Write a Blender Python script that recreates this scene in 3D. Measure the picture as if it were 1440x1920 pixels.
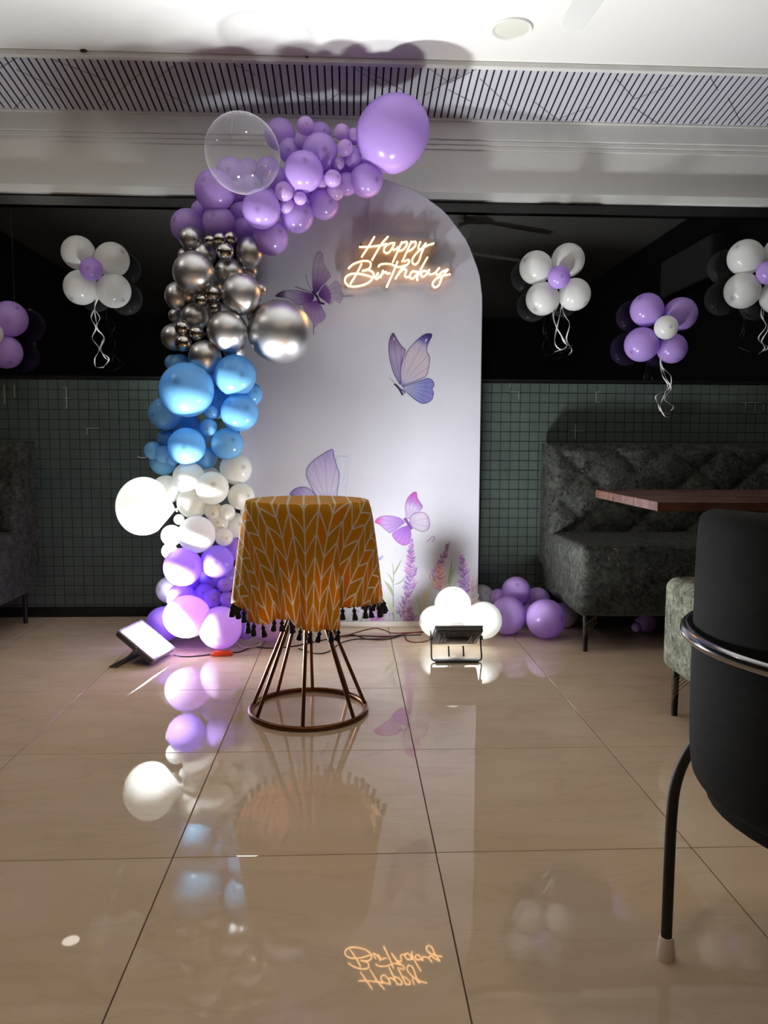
import bpy, bmesh, math, random
import numpy as np
from mathutils import Vector, Matrix

random.seed(7)
rng = np.random.default_rng(7)
S = bpy.context.scene
COL = S.collection
for o in list(bpy.data.objects):
    bpy.data.objects.remove(o)

# ------------------------------------------------------------------ camera
FPX, PITCH, YAW, ROLL, CAMH = 1451.4, 0.08977, 0.04480, 0.00434, 0.9405
_f = np.array([math.sin(YAW) * math.cos(PITCH), math.cos(YAW) * math.cos(PITCH), -math.sin(PITCH)])
_r0 = np.array([math.cos(YAW), -math.sin(YAW), 0.0])
_u0 = np.cross(_r0, _f)
_r = _r0 * math.cos(ROLL) + _u0 * math.sin(ROLL)
_u = -_r0 * math.sin(ROLL) + _u0 * math.cos(ROLL)
cam = bpy.data.cameras.new('camera')
cam.sensor_fit = 'VERTICAL'
cam.sensor_height = 36.0
cam.lens = FPX * 36.0 / 1920.0
cam.clip_start = 0.02
cam_o = bpy.data.objects.new('camera', cam)
COL.objects.link(cam_o)
M4 = Matrix(((_r[0], _u[0], -_f[0], 0), (_r[1], _u[1], -_f[1], 0), (_r[2], _u[2], -_f[2], CAMH), (0, 0, 0, 1)))
cam_o.matrix_world = M4
S.camera = cam_o

# ------------------------------------------------------------------ world, exposure, light levels
w = bpy.data.worlds.new('world')
S.world = w
w.use_nodes = True
w.node_tree.nodes['Background'].inputs[0].default_value = (1.0, 0.9, 0.8, 1)
w.node_tree.nodes['Background'].inputs[1].default_value = 0.006
S.view_settings.view_transform = 'Standard'
S.view_settings.look = 'None'
S.view_settings.gamma = 1.0
S.view_settings.use_curve_mapping = False
S.view_settings.exposure = 1.0
FLOOD_LEFT = 340.0      # emission strength of the left flood's glass
FLOOD_RIGHT = 90.0
FLOOD_SCALE = 0.95
NEON = 5.0
DOWNLIGHT = 60.0
S.cycles.max_bounces = 8
S.cycles.diffuse_bounces = 5
S.cycles.glossy_bounces = 4
S.cycles.transmission_bounces = 6
S.cycles.transparent_max_bounces = 12
S.cycles.caustics_reflective = False
S.cycles.caustics_refractive = False
S.cycles.sample_clamp_indirect = 4.0
S.cycles.use_denoising = True

# ------------------------------------------------------------------ helpers
def ray(px, py):
    return _f + _r * (px - 720) / FPX - _u * (py - 960) / FPX
def at(px, py, Y):
    """point on the vertical plane y = Y that stands at this place of the photograph"""
    d = ray(px, py)
    t = Y / d[1]
    return Vector((d[0] * t, Y, CAMH + d[2] * t))
def onz(px, py, z=0.0):
    d = ray(px, py)
    t = (z - CAMH) / d[2]
    return Vector((d[0] * t, d[1] * t, z))
def depth(p):
    return float(np.dot(_f, np.array(p) - np.array((0, 0, CAMH))))
def lin(c):
    out = []
    for v in c[:3]:
        v = v / 255.0
        out.append(v / 12.92 if v <= 0.04045 else ((v + 0.055) / 1.055) ** 2.4)
    return tuple(out)

class NT:
    def __init__(self, name):
        self.m = bpy.data.materials.new(name)
        self.m.use_nodes = True
        self.t = self.m.node_tree
        self.b = self.t.nodes['Principled BSDF']
        self.out = self.t.nodes['Material Output']
    def n(self, typ, **kw):
        nd = self.t.nodes.new(typ)
        for k, v in kw.items():
            if k.startswith('i_'):
                key = k[2:]
                key = int(key) if key.isdigit() else key
                nd.inputs[key].default_value = v
            else:
                setattr(nd, k, v)
        return nd
    def l(self, a, b):
        self.t.links.new(a, b)
    def math(self, op, a, b=None, c=None):
        nd = self.n('ShaderNodeMath', operation=op)
        for i, v in enumerate((a, b, c)):
            if v is None:
                continue
            if isinstance(v, (int, float)):
                nd.inputs[i].default_value = v
            else:
                self.l(v, nd.inputs[i])
        return nd.outputs[0]
    def ramp(self, fac, stops):
        nd = self.n('ShaderNodeValToRGB')
        cr = nd.color_ramp
        while len(cr.elements) < len(stops):
            cr.elements.new(0.5)
        for e, (p, c) in zip(cr.elements, stops):
            e.position = p
            e.color = tuple(c) + (1,) if len(c) == 3 else c
        self.l(fac, nd.inputs[0])
        return nd.outputs[0]
    def noise(self, scale, detail=4, vec=None, rough=0.5, dist=0.0):
        nd = self.n('ShaderNodeTexNoise', i_Scale=scale, i_Detail=detail, i_Roughness=rough, i_Distortion=dist)
        if vec is None:
            vec = self.n('ShaderNodeTexCoord').outputs['Object']
        self.l(vec, nd.inputs['Vector'])
        return nd.outputs['Fac']
    def bump(self, h, strength=0.3, dist=0.01):
        nd = self.n('ShaderNodeBump', i_Strength=strength, i_Distance=dist)
        self.l(h, nd.inputs['Height'])
        self.l(nd.outputs[0], self.b.inputs['Normal'])

def simple(name, col, rough=0.5, metal=0.0, var=0.08, spec=0.5, ior=1.5, scale=6.0, bump=0.0):
    k = NT(name)
    c = lin(col)
    f = k.noise(scale, 3)
    lo = tuple(v * (1 - var) for v in c)
    hi = tuple(min(1, v * (1 + var)) for v in c)
    k.l(k.ramp(f, [(0.3, lo), (0.7, hi)]), k.b.inputs['Base Color'])
    k.b.inputs['Roughness'].default_value = rough
    k.b.inputs['Metallic'].default_value = metal
    k.b.inputs['IOR'].default_value = ior
    k.b.inputs['Specular IOR Level'].default_value = spec
    if bump:
        k.bump(f, bump)
    return k.m

def emitter(name, col, strength):
    k = NT(name)
    k.b.inputs['Base Color'].default_value = (0.8, 0.8, 0.8, 1)
    k.b.inputs['Emission Color'].default_value = tuple(col) + (1,)
    k.b.inputs['Emission Strength'].default_value = strength
    return k.m

def latex(name, col, rough=0.22, trans=0.42):
    """balloon rubber: a little light comes through; a darker dot at the tip (local +Z)"""
    k = NT(name)
    c = lin(col)
    tc = k.n('ShaderNodeTexCoord').outputs['Object']
    sx = k.n('ShaderNodeSeparateXYZ')
    k.l(tc, sx.inputs[0])
    r2 = k.math('ADD', k.math('MULTIPLY', sx.outputs[0], sx.outputs[0]), k.math('MULTIPLY', sx.outputs[1], sx.outputs[1]))
    r2 = k.math('ADD', r2, k.math('MULTIPLY', k.math('LESS_THAN', sx.outputs[2], 0.0), 1.0))
    dark = tuple(v * 0.6 for v in c)
    neck = tuple(v * 0.8 for v in c)
    cr = k.ramp(r2, [(0.0, dark), (0.0035, dark), (0.008, neck), (0.06, c)])
    k.l(cr, k.b.inputs['Base Color'])
    k.b.inputs['Roughness'].default_value = rough
    k.b.inputs['IOR'].default_value = 1.5
    tr = k.n('ShaderNodeBsdfTranslucent')
    k.l(cr, tr.inputs[0])
    mx = k.n('ShaderNodeMixShader', i_0=trans)
    k.l(k.b.outputs[0], mx.inputs[1])
    k.l(tr.outputs[0], mx.inputs[2])
    k.l(mx.outputs[0], k.out.inputs[0])
    return k.m

def mesh_obj(name, verts, faces, mat, parent=None, smooth=True, angle=40, loc=None):
    me = bpy.data.meshes.new(name)
    me.from_pydata([tuple(v) for v in verts], [], faces)
    me.update()
    me.materials.append(mat)
    if smooth:
        me.polygons.foreach_set('use_smooth', [True] * len(me.polygons))
        if angle and angle < 180:
            me.set_sharp_from_angle(angle=math.radians(angle))
    return link(name, me, parent, loc)

def link(name, me, parent=None, loc=None):
    o = bpy.data.objects.new(name, me)
    COL.objects.link(o)
    if parent is not None:
        o.parent = parent
    if loc is not None:
        o.location = loc
    return o

class MB:
    """collects shapes; build() links them as one mesh object"""
    def __init__(self):
        self.v, self.f = [], []
    def add(self, vs, fs):
        b = len(self.v)
        self.v += [tuple(v) for v in vs]
        self.f += [tuple(i + b for i in f) for f in fs]
        return self
    def box(self, x0, x1, y0, y1, z0, z1, bev=0.0, seg=2, mtx=None):
        bm = bmesh.new()
        bmesh.ops.create_cube(bm, size=1)
        for v in bm.verts:
            v.co = Vector((x0 + (v.co.x + .5) * (x1 - x0), y0 + (v.co.y + .5) * (y1 - y0), z0 + (v.co.z + .5) * (z1 - z0)))
        if bev:
            bmesh.ops.bevel(bm, geom=list(bm.edges), offset=bev, segments=seg, profile=0.5, affect='EDGES')
        if mtx is not None:
            bm.transform(mtx)
        return self.bm(bm)
    def bm(self, bm):
        bm.verts.index_update()
        self.add([v.co.copy() for v in bm.verts], [[v.index for v in f.verts] for f in bm.faces])
        bm.free()
        return self
    def tube(self, pts, r, seg=8, cap=True, closed=False):
        pts = [Vector(p) for p in pts]
        n = len(pts)
        rs = r if isinstance(r, (list, tuple)) else [r] * n
        T = []
        for i in range(n):
            a = pts[i - 1] if (i > 0 or closed) else pts[i]
            b = pts[(i + 1) % n] if (i < n - 1 or closed) else pts[i]
            T.append((b - a).normalized())
        up = Vector((0, 0, 1)) if abs(T[0].z) < 0.9 else Vector((0, 1, 0))
        N = (up - T[0] * up.dot(T[0])).normalized()
        vs, fs = [], []
        for i in range(n):
            N = (N - T[i] * N.dot(T[i])).normalized()
            B = T[i].cross(N)
            for k in range(seg):
                a = 2 * math.pi * k / seg
                vs.append(pts[i] + (N * math.cos(a) + B * math.sin(a)) * rs[i])
        m = n if closed else n - 1
        for i in range(m):
            j = (i + 1) % n
            for k in range(seg):
                k2 = (k + 1) % seg
                fs.append((i * seg + k, i * seg + k2, j * seg + k2, j * seg + k))
        if cap and not closed:
            fs.append(tuple(range(seg))[::-1])
            fs.append(tuple((n - 1) * seg + k for k in range(seg)))
        return self.add(vs, fs)
    def lathe(self, prof, seg=24, mtx=None):
        """prof: list of (r, z); r = 0 ends become poles"""
        vs, fs, rings = [], [], []
        for r, z in prof:
            if r < 1e-6:
                rings.append([len(vs)])
                vs.append(Vector((0, 0, z)))
            else:
                rings.append(list(range(len(vs), len(vs) + seg)))
                vs += [Vector((r * math.cos(2 * math.pi * k / seg), r * math.sin(2 * math.pi * k / seg), z)) for k in range(seg)]
        for a, b in zip(rings, rings[1:]):
            for k in range(seg):
                k2 = (k + 1) % seg
                if len(a) == 1 and len(b) == 1:
                    continue
                if len(a) == 1:
                    fs.append((a[0], b[k2], b[k]))
                elif len(b) == 1:
                    fs.append((a[k], a[k2], b[0]))
                else:
                    fs.append((a[k], a[k2], b[k2], b[k]))
        if mtx is not None:
            vs = [mtx @ v for v in vs]
        return self.add(vs, fs)
    def build(self, name, mat, parent=None, smooth=True, angle=40, loc=None):
        return mesh_obj(name, self.v, self.f, mat, parent, smooth, angle, loc)

def tag(o, label=None, cat=None, group=None, kind=None):
    for k, v in (('label', label), ('category', cat), ('group', group), ('kind', kind)):
        if v:
            o[k] = v
    return o
def thing(name, loc, label, cat, group=None, rz=0.0):
    o = bpy.data.objects.new(name, None)
    COL.objects.link(o)
    o.empty_display_size = 0.05
    o.location = loc
    o.rotation_euler = (0, 0, rz)
    return tag(o, label, cat, group)
def orient(z):
    return Vector(z).normalized().to_track_quat('Z', 'Y')
def spline(pts, n=8, closed=False):
    P = [Vector(p) for p in pts]
    out = []
    m = len(P)
    rngi = range(m) if closed else range(m - 1)
    for i in rngi:
        p0 = P[(i - 1) % m] if (closed or i > 0) else P[i] * 2 - P[i + 1]
        p1, p2 = P[i], P[(i + 1) % m]
        p3 = P[(i + 2) % m] if (closed or i + 2 < m) else P[i + 1] * 2 - P[i]
        for k in range(n):
            t = k / n
            out.append(0.5 * ((2 * p1) + (p2 - p0) * t + (2 * p0 - 5 * p1 + 4 * p2 - p3) * t * t + (3 * p1 - p0 - 3 * p2 + p3) * t ** 3))
    if not closed:
        out.append(P[-1])
    return out

# ------------------------------------------------------------------ main dimensions
WALL = 4.166            # face of the back wall
XL, XR, YB, CEIL = -2.9, 2.62, -2.6, 2.68
TILE_TOP, BASE_TOP = 1.262, 0.055
WIN_BOT, WIN_TOP = 1.268, 2.19

# ------------------------------------------------------------------ materials of the setting
def mat_floor():
    k = NT('vitrified_floor_tile')
    g = k.n('ShaderNodeNewGeometry').outputs['Position']
    mp = k.n('ShaderNodeMapping')
    mp.inputs['Scale'].default_value = (1.0, 3.2, 1.0)
    mp.inputs['Rotation'].default_value = (0, 0, 0.16)
    oi = k.n('ShaderNodeObjectInfo').outputs['Random']
    ad = k.n('ShaderNodeVectorMath', operation='ADD')
    cx = k.n('ShaderNodeCombineXYZ')
    k.l(k.math('MULTIPLY', oi, 17.0), cx.inputs[0])
    k.l(k.math('MULTIPLY', oi, 31.0), cx.inputs[1])
    k.l(g, ad.inputs[0]); k.l(cx.outputs[0], ad.inputs[1])
    k.l(ad.outputs[0], mp.inputs[0])
    v1 = k.noise(1.6, 6, mp.outputs[0], 0.62, 0.6)
    vein = k.math('ABSOLUTE', k.math('SUBTRACT', v1, 0.5))
    cloud = k.noise(2.0, 3, mp.outputs[0])
    base = k.ramp(cloud, [(0.3, lin((202, 180, 153))), (0.7, lin((212, 191, 166)))])
    vr = k.ramp(vein, [(0.0, (0.12, 0.12, 0.12)), (0.015, (0.05, 0.05, 0.05)), (0.04, (0, 0, 0))])
    mx = k.n('ShaderNodeMix', data_type='RGBA')
    k.l(vr, mx.inputs[0]); k.l(base, mx.inputs[6])
    mx.inputs[7].default_value = lin((140, 112, 86)) + (1,)
    k.l(mx.outputs[2], k.b.inputs['Base Color'])
    k.b.inputs['Roughness'].default_value = 0.02
    k.b.inputs['IOR'].default_value = 1.52
    return k.m
M_FLOOR = mat_floor()
M_GROUT = simple('dark_floor_grout', (72, 60, 50), 0.8)
M_CEIL = simple('white_ceiling_paint', (238, 236, 230), 0.6, var=0.02, scale=2)
M_WALL = simple('grey_white_wall_paint', (228, 226, 220), 0.6, var=0.05, scale=3)
M_REAR = simple('darkened_rear_wall', (42, 36, 32), 0.7)  # dark colour stands in for the unlit rear of the room
M_TRIMW = simple('white_plaster_trim', (224, 222, 217), 0.55, var=0.05, scale=9)
M_TRIMS = simple('pale_window_head_trim', (226, 228, 224), 0.5, var=0.04)
M_BLACK = simple('black_window_frame', (16, 16, 17), 0.35)
M_GLASS = simple('dark_night_glass', (5, 5, 6), 0.015, var=0.02, ior=1.55)
M_BASEB = simple('black_baseboard', (14, 14, 15), 0.4)

def mat_mosaic():
    k = NT('grey_green_mosaic_tile')
    oi = k.n('ShaderNodeObjectInfo').outputs['Random']
    f = k.noise(5, 3, k.n('ShaderNodeNewGeometry').outputs['Position'])
    a = k.math('ADD', k.math('MULTIPLY', oi, 0.12), k.math('MULTIPLY', f, 0.6))
    k.l(k.ramp(a, [(0.15, lin((68, 78, 73))), (0.6, lin((82, 93, 87)))]), k.b.inputs['Base Color'])
    k.b.inputs['Roughness'].default_value = 0.16
    k.b.inputs['IOR'].default_value = 1.5
    return k.m
M_MOSAIC = mat_mosaic()
M_MGROUT = simple('dark_mosaic_grout', (10, 12, 11), 0.8)
M_WHITEGROUT = simple('white_grout_residue', (120, 124, 116), 0.8)

# ------------------------------------------------------------------ floor
fl = MB().box(XL - .1, XR + .1, YB - .1, WALL + .1, -0.06, -0.003).build('floor', M_GROUT)
tag(fl, kind='structure')
GX, GY, T = -0.4006, 1.6985, 0.6
def floor_tile_mesh(x0, x1, y0, y1):
    g = 0.0013
    mb = MB().box(x0 + g, x1 - g, y0 + g, y1 - g, -0.010, 0.0, 0.0008, 1)
    me = bpy.data.meshes.new('floor_tile')
    me.from_pydata(mb.v, [], mb.f)
    me.materials.append(M_FLOOR)
    return me
full_tile = floor_tile_mesh(0, T, 0, T)
for i in range(-5, 6):
    for j in range(-8, 5):
        x0, y0 = GX + i * T, GY + j * T
        x1, y1 = min(x0 + T, XR), min(y0 + T, WALL)
        x0c, y0c = max(x0, XL), max(y0, YB)
        if x1 - x0c < 0.02 or y1 - y0c < 0.02:
            continue
        if x1 - x0 > T - 1e-4 and y1 - y0 > T - 1e-4 and x0c == x0 and y0c == y0:
            link('tile', full_tile, fl, (x0, y0, 0))
        else:
            link('tile', floor_tile_mesh(0, x1 - x0c, 0, y1 - y0c), fl, (x0c, y0c, 0))

# ------------------------------------------------------------------ walls, ceiling
def struct(name, mb, mat, smooth=False):
    return tag(mb.build(name, mat, smooth=smooth), kind='structure')
wall_back = struct('wall_back', MB().box(XL - .1, XR + .1, WALL, WALL + .12, -.05, CEIL + .1), M_WALL)
struct('wall_left', MB().box(XL - .1, XL, YB, WALL, -.05, CEIL + .1), M_REAR)
struct('wall_right', MB().box(XR, XR + .1, YB, WALL, -.05, CEIL + .1), M_REAR)
struct('wall_front', MB().box(XL - .1, XR + .1, YB - .1, YB, -.05, CEIL + .1), M_REAR)
YC = 3.70               # where the flat ceiling meets the slatted panel
struct('ceiling', MB().box(XL - .1, XR + .1, YB - .1, WALL + .1, CEIL + .0, CEIL + .1), M_CEIL)

# mosaic on the lower wall: a dark bed with every tile standing on it
tile_bed = MB().box(XL, XR, WALL - .004, WALL, BASE_TOP, TILE_TOP).build('mosaic_bed', M_MGROUT, wall_back, smooth=False)
MP = 0.0519
mt = MB().box(0, MP - .0031, -.0045, 0, 0, MP - .0031, 0.0007, 1)
mosaic_me = bpy.data.meshes.new('tile')
mosaic_me.from_pydata(mt.v, [], mt.f)
mosaic_me.materials.append(M_MOSAIC)
rest = MB()
x00 = at(919.4, 900, WALL).x
sites = []
nz = int((TILE_TOP - BASE_TOP) / MP) + 1
for i in range(-75, 40):
    for j in range(nz):
        x = x00 + i * MP
        z = TILE_TOP - (j + 1) * MP
        if x < XL or x + MP > XR:
            continue
        sites.append((x, z))
def seen_first(s):
    x, z = s
    # stretch right of the backdrop first, then the stretch left of the garland
    if 0.68 < x < 1.02: return (0, -z)
    if 0.68 < x and z > 0.93: return (1, abs(x))
    if -1.62 < x < -1.02: return (2, -z)
    return (3, abs(x))
sites.sort(key=seen_first)
wr = random.Random(3)
for n, (x, z) in enumerate(sites):
    dy = wr.uniform(0, .0009)
    if z < BASE_TOP - 1e-4:
        c = BASE_TOP - z
        if MP - c < .012: continue
        rest.box(x, x + MP - .0031, WALL - .0075 - dy, WALL - .003, BASE_TOP, z + MP - .0031, 0.0007, 1)
    elif n < 300:
        link('tile', mosaic_me, wall_back, (x, WALL - .003 - dy, z))
    else:
        rest.box(x, x + MP - .0031, WALL - .0075 - dy, WALL - .003, z, z + MP - .0031)
tag(rest.build('mosaic_tiles', M_MOSAIC, wall_back, smooth=False), kind='stuff')
# white residue left along some joints
gm = MB()
for (ax, ay, bx, by) in [(957,719,957,726),(956,735,973,735),(973,737,973,748),(1118,735,1125,735),(1118,735,1118,754),(1118,754,1125,754),
                         (1069,808,1096,808),(1079,796,1079,821),(1392,755,1427,755),(1398,755,1398,774),(1416,755,1416,774),(1392,774,1427,774),
                         (1432,758,1432,768),(118,727,126,727),(124.5,728,124.5,765),(118,765,126,765),(119,746.5,129,746.5),(8,722,8,757),(27,722,27,744),
                         (163,803,163,814),(163,803,186,803)]:
    a, b = at(ax, ay, WALL - .009), at(bx, by, WALL - .009)
    gm.box(min(a.x, b.x) - .0016, max(a.x, b.x) + .0016, WALL - .0088, WALL - .004, min(a.z, b.z) - .0016, max(a.z, b.z) + .0016)
tag(gm.build('grout_residue', M_WHITEGROUT, wall_back, smooth=False), kind='stuff')

tag(MB().box(XL, XR, WALL - .012, WALL, 0, BASE_TOP, .002, 1).build('baseboard_back', M_BASEB), kind='structure')

# the long dark window band
win = tag(MB().box(XL, XR, WALL - .012, WALL, WIN_BOT - .004, WIN_BOT + .012).build('window_1', M_BLACK), kind='structure')
MB().box(XL, XR, WALL - .03, WALL, 2.135, WIN_TOP, .002, 1).build('frame', M_BLACK, win)
for x0, x1 in ((XL, -1.73), (-1.727, 0.10), (0.103, 1.98), (1.983, XR)):
    MB().box(x0, x1, WALL - .008, WALL - .001, WIN_BOT + .012, 2.135).build('pane', M_GLASS, win, smooth=False)

# mouldings between the window and the slatted panel
struct('trim_1', MB().box(XL, XR, WALL - .055, WALL, WIN_TOP, 2.232, .003, 1), M_TRIMS)
struct('trim_2', MB().box(XL, XR, WALL - .008, WALL, 2.458, 2.482, .004, 2), M_TRIMW)
struct('trim_3', MB().box(XL, XR, WALL - .022, WALL, 2.505, 2.60, .004, 2), M_TRIMW)
struct('trim_4', MB().box(XL, XR, WALL - .013, WALL, 2.482, 2.505, .004, 2), M_TRIMW)

# sloping slatted ceiling panel
M_SLAT = simple('pale_lilac_slat', (206, 204, 214), 0.45, var=0.04)
M_SLOT = simple('black_slot_backing', (9, 8, 16), 0.7)
M_SCRATCH = simple('thin_dark_line_print', (84, 80, 92), 0.7)
PF = Vector((0, YC + .015, 2.668))
PBk = Vector((0, WALL - .035, 2.60))
panel = thing('slatted_ceiling_panel', (0, YC, 2.66), 'long sloping strip of pale slats with black slots between ceiling and wall', 'ceiling panel')
def in_panel(o):
    o.matrix_parent_inverse = Matrix.Translation(-Vector(panel.location))
    return o
dp = PBk - PF
MB().add([(XL, PF.y, PF.z + .014), (XR, PF.y, PF.z + .014), (XR, PBk.y, PBk.z + .014), (XL, PBk.y, PBk.z + .014),
          (XL, PF.y, PF.z + .0035), (XR, PF.y, PF.z + .0035), (XR, PBk.y, PBk.z + .0035), (XL, PBk.y, PBk.z + .0035)],
         [(0, 1, 2, 3), (7, 6, 5, 4), (0, 4, 5, 1), (1, 5, 6, 2), (2, 6, 7, 3), (3, 7, 4, 0)]).build('backing', M_SLOT, panel, smooth=False).matrix_parent_inverse = Matrix.Translation(-Vector(panel.location))
in_panel(MB().box(XL, XR, YC - .012, PF.y + .006, 2.656, CEIL, .003, 1).build('front_rail', M_TRIMW, panel))
in_panel(MB().box(XL, XR, PBk.y - .004, PBk.y + .014, 2.592, 2.615, .002, 1).build('rear_rail', M_TRIMW, panel))
SP = 0.0343
sw = 0.0258
sl = MB()
L = dp.length - .004
sl.box(0, sw, 0, L, 0, .003, .0006, 1)
slat_me = bpy.data.meshes.new('slat')
slat_me.from_pydata(sl.v, [], sl.f)
slat_me.materials.append(M_SLAT)
tilt = math.atan2(dp.z, dp.y)
n0 = int((XR - XL) / SP)
for i in range(n0):
    o = link('slat', slat_me, panel, (XL + .01 + i * SP, PF.y + .003 - YC, PF.z - 2.66 - .001))
    o.rotation_euler = (tilt, 0, 0)
# faint zigzag hairlines printed across the slats
hl = MB()
def on_panel(px, py):
    d = ray(px, py)
    nrm = Vector((0, -dp.z, dp.y)).normalized()
    o = Vector((0, 0, CAMH))
    p0 = PF + Vector((0, 0, -.0022))
    t = (p0 - o).dot(nrm) / Vector(d).dot(nrm)
    return o + Vector(d) * t
for (a, b) in [((0,128),(36,106)),((25,205),(52,177)),((30,130),(115,170)),((100,112),(210,155)),((190,200),(268,133)),((280,158),(345,110)),((282,160),(360,200)),
               ((430,115),(480,142)),((540,165),(590,190)),((580,215),(650,165)),((652,120),(720,164)),((660,118),(760,172)),((800,125),(842,155)),((842,155),(898,128)),
               ((795,180),(860,140)),((900,148),(962,205)),((840,168),(882,190)),((1000,190),(1048,226)),((1050,222),(1110,200)),((1155,148),(1190,186)),((1190,186),(1262,160)),
               ((1185,200),(1240,236)),((1100,220),(1118,236)),((1332,146),(1346,170)),((1365,184),(1390,232)),((1290,235),(1330,222))]:
    pa, pb = on_panel(*a), on_panel(*b)
    hl.tube([pa, pb], .0011, 4)
in_panel(tag(hl.build('hairline_print', M_SCRATCH, panel), kind='stuff'))
for px, py, lab in ((157, 96, 'small black blob on the ceiling edge above the white balloon flower'), (575, 107, 'tiny black blob on the ceiling edge above the clear bubble balloon')):
    p = at(px, py, YC - .016)
    p.z = min(p.z, CEIL - .004)
    r = .016 if px < 300 else .006
    mb = MB().lathe([(0, -.006), (r * .6, -.005), (r, -.001), (r * .9, .003), (r * .3, .0045), (0, .0045)], 14)
    o = mb.build('ceiling_blob', M_BLACK, loc=p)  # small flat black blob on the ceiling edge
    o.scale = (1.0, .6, .8)
    tag(o, lab, 'clip')

# unlit round ceiling disc
M_DISC = simple('white_plastic', (226, 226, 220), 0.4, var=0.02)
M_DISC2 = simple('milky_diffuser', (220, 220, 205), 0.35, var=0.03)
c = onz(960, 53, CEIL)
d = thing('ceiling_light', c, 'unlit round white recessed ceiling light beside the fan blade', 'ceiling light')
R0 = depth(c) * 38.5 / FPX
MB().lathe([(R0 * .84, .002), (R0 * .84, -.004), (R0 * .96, -.009), (R0, -.005), (R0, 0.0)], 40).build('rim', M_DISC, d)
MB().lathe([(0, -.0045), (R0 * .5, -.0045), (R0 * .84, -.003), (R0 * .85, .001), (0, .001)], 40).build('diffuser', M_DISC2, d)

# ceiling fan: only a blade tip reaches into the picture
zf = CEIL - .27
tipL, tipR = onz(1046, 54, zf), onz(1100, 20, zf)
e0, e1 = onz(1046, 54, zf), onz(1080, 0, zf)
bdir = (e1 - e0); bdir.z = 0; bdir.normalize()
side = Vector((bdir.y, -bdir.x, 0))
hub = e0 + bdir * 0.66 - side * 0.045
fan = thing('ceiling_fan', (hub.x, hub.y, CEIL), 'white three-blade ceiling fan with one blade tip showing at the top', 'fan')
M_FAN = simple('fan_white_metal', (214, 214, 208), 0.4, var=0.02)
MB().lathe([(0, -.29), (.06, -.29), (.095, -.275), (.105, -.24), (.09, -.2), (.03, -.185), (.014, -.18), (.014, -.06), (.05, -.045), (.055, -.001), (0, -.001)], 28).build('motor_housing', M_FAN, fan)
for k in range(3):
    ang = math.atan2(-bdir.y, -bdir.x) + k * 2 * math.pi / 3
    pr = [(.10, .03), (.16, .05), (.40, .058), (.55, .056), (.60, .05), (.635, .034), (.66, .0)]
    lo = [(.66, -.045), (.60, -.05), (.40, -.054), (.16, -.045), (.10, -.03)]
    P = pr + lo
    vs = [(x, y, .006 - y * .10) for x, y in P] + [(x, y, -.001 - y * .10) for x, y in P]
    n = len(P)
    fs = [tuple(range(n)), tuple(range(2 * n - 1, n - 1, -1))] + [(i, i + n, (i + 1) % n + n, (i + 1) % n) for i in range(n)]
    o = mesh_obj('blade', vs, fs, M_FAN, fan, smooth=False, loc=(0, 0, -.27))
    o.rotation_euler = (0, 0, ang)

# lit downlight just outside the frame (its reflection shows in the floor) and two warm ones behind the camera
M_LED = emitter('lit_downlight_diffuser', (1.0, .93, .82), DOWNLIGHT)
M_WARM = emitter('warm_downlight_diffuser', (1.0, .72, .42), DOWNLIGHT * 1.45)
def downlight(x, y, mat, lab, r=.06):
    t = thing('downlight', (x, y, CEIL), lab, 'ceiling light')
    MB().lathe([(r, -.001), (r, -.006), (r * 1.2, -.007), (r * 1.25, 0)], 28).build('rim', M_DISC, t)
    MB().lathe([(0, -.005), (r, -.005), (r, -.001), (0, -.001)], 28).build('diffuser', mat, t)
downlight(-2.02, 2.9, M_LED, 'small lit round downlight in the ceiling over the left sofa')
downlight(-.6, .2, M_WARM, 'warm lit downlight in the ceiling before the camera, left one')
downlight(1.0, .4, M_WARM, 'warm lit downlight in the ceiling above the black chair')

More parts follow.
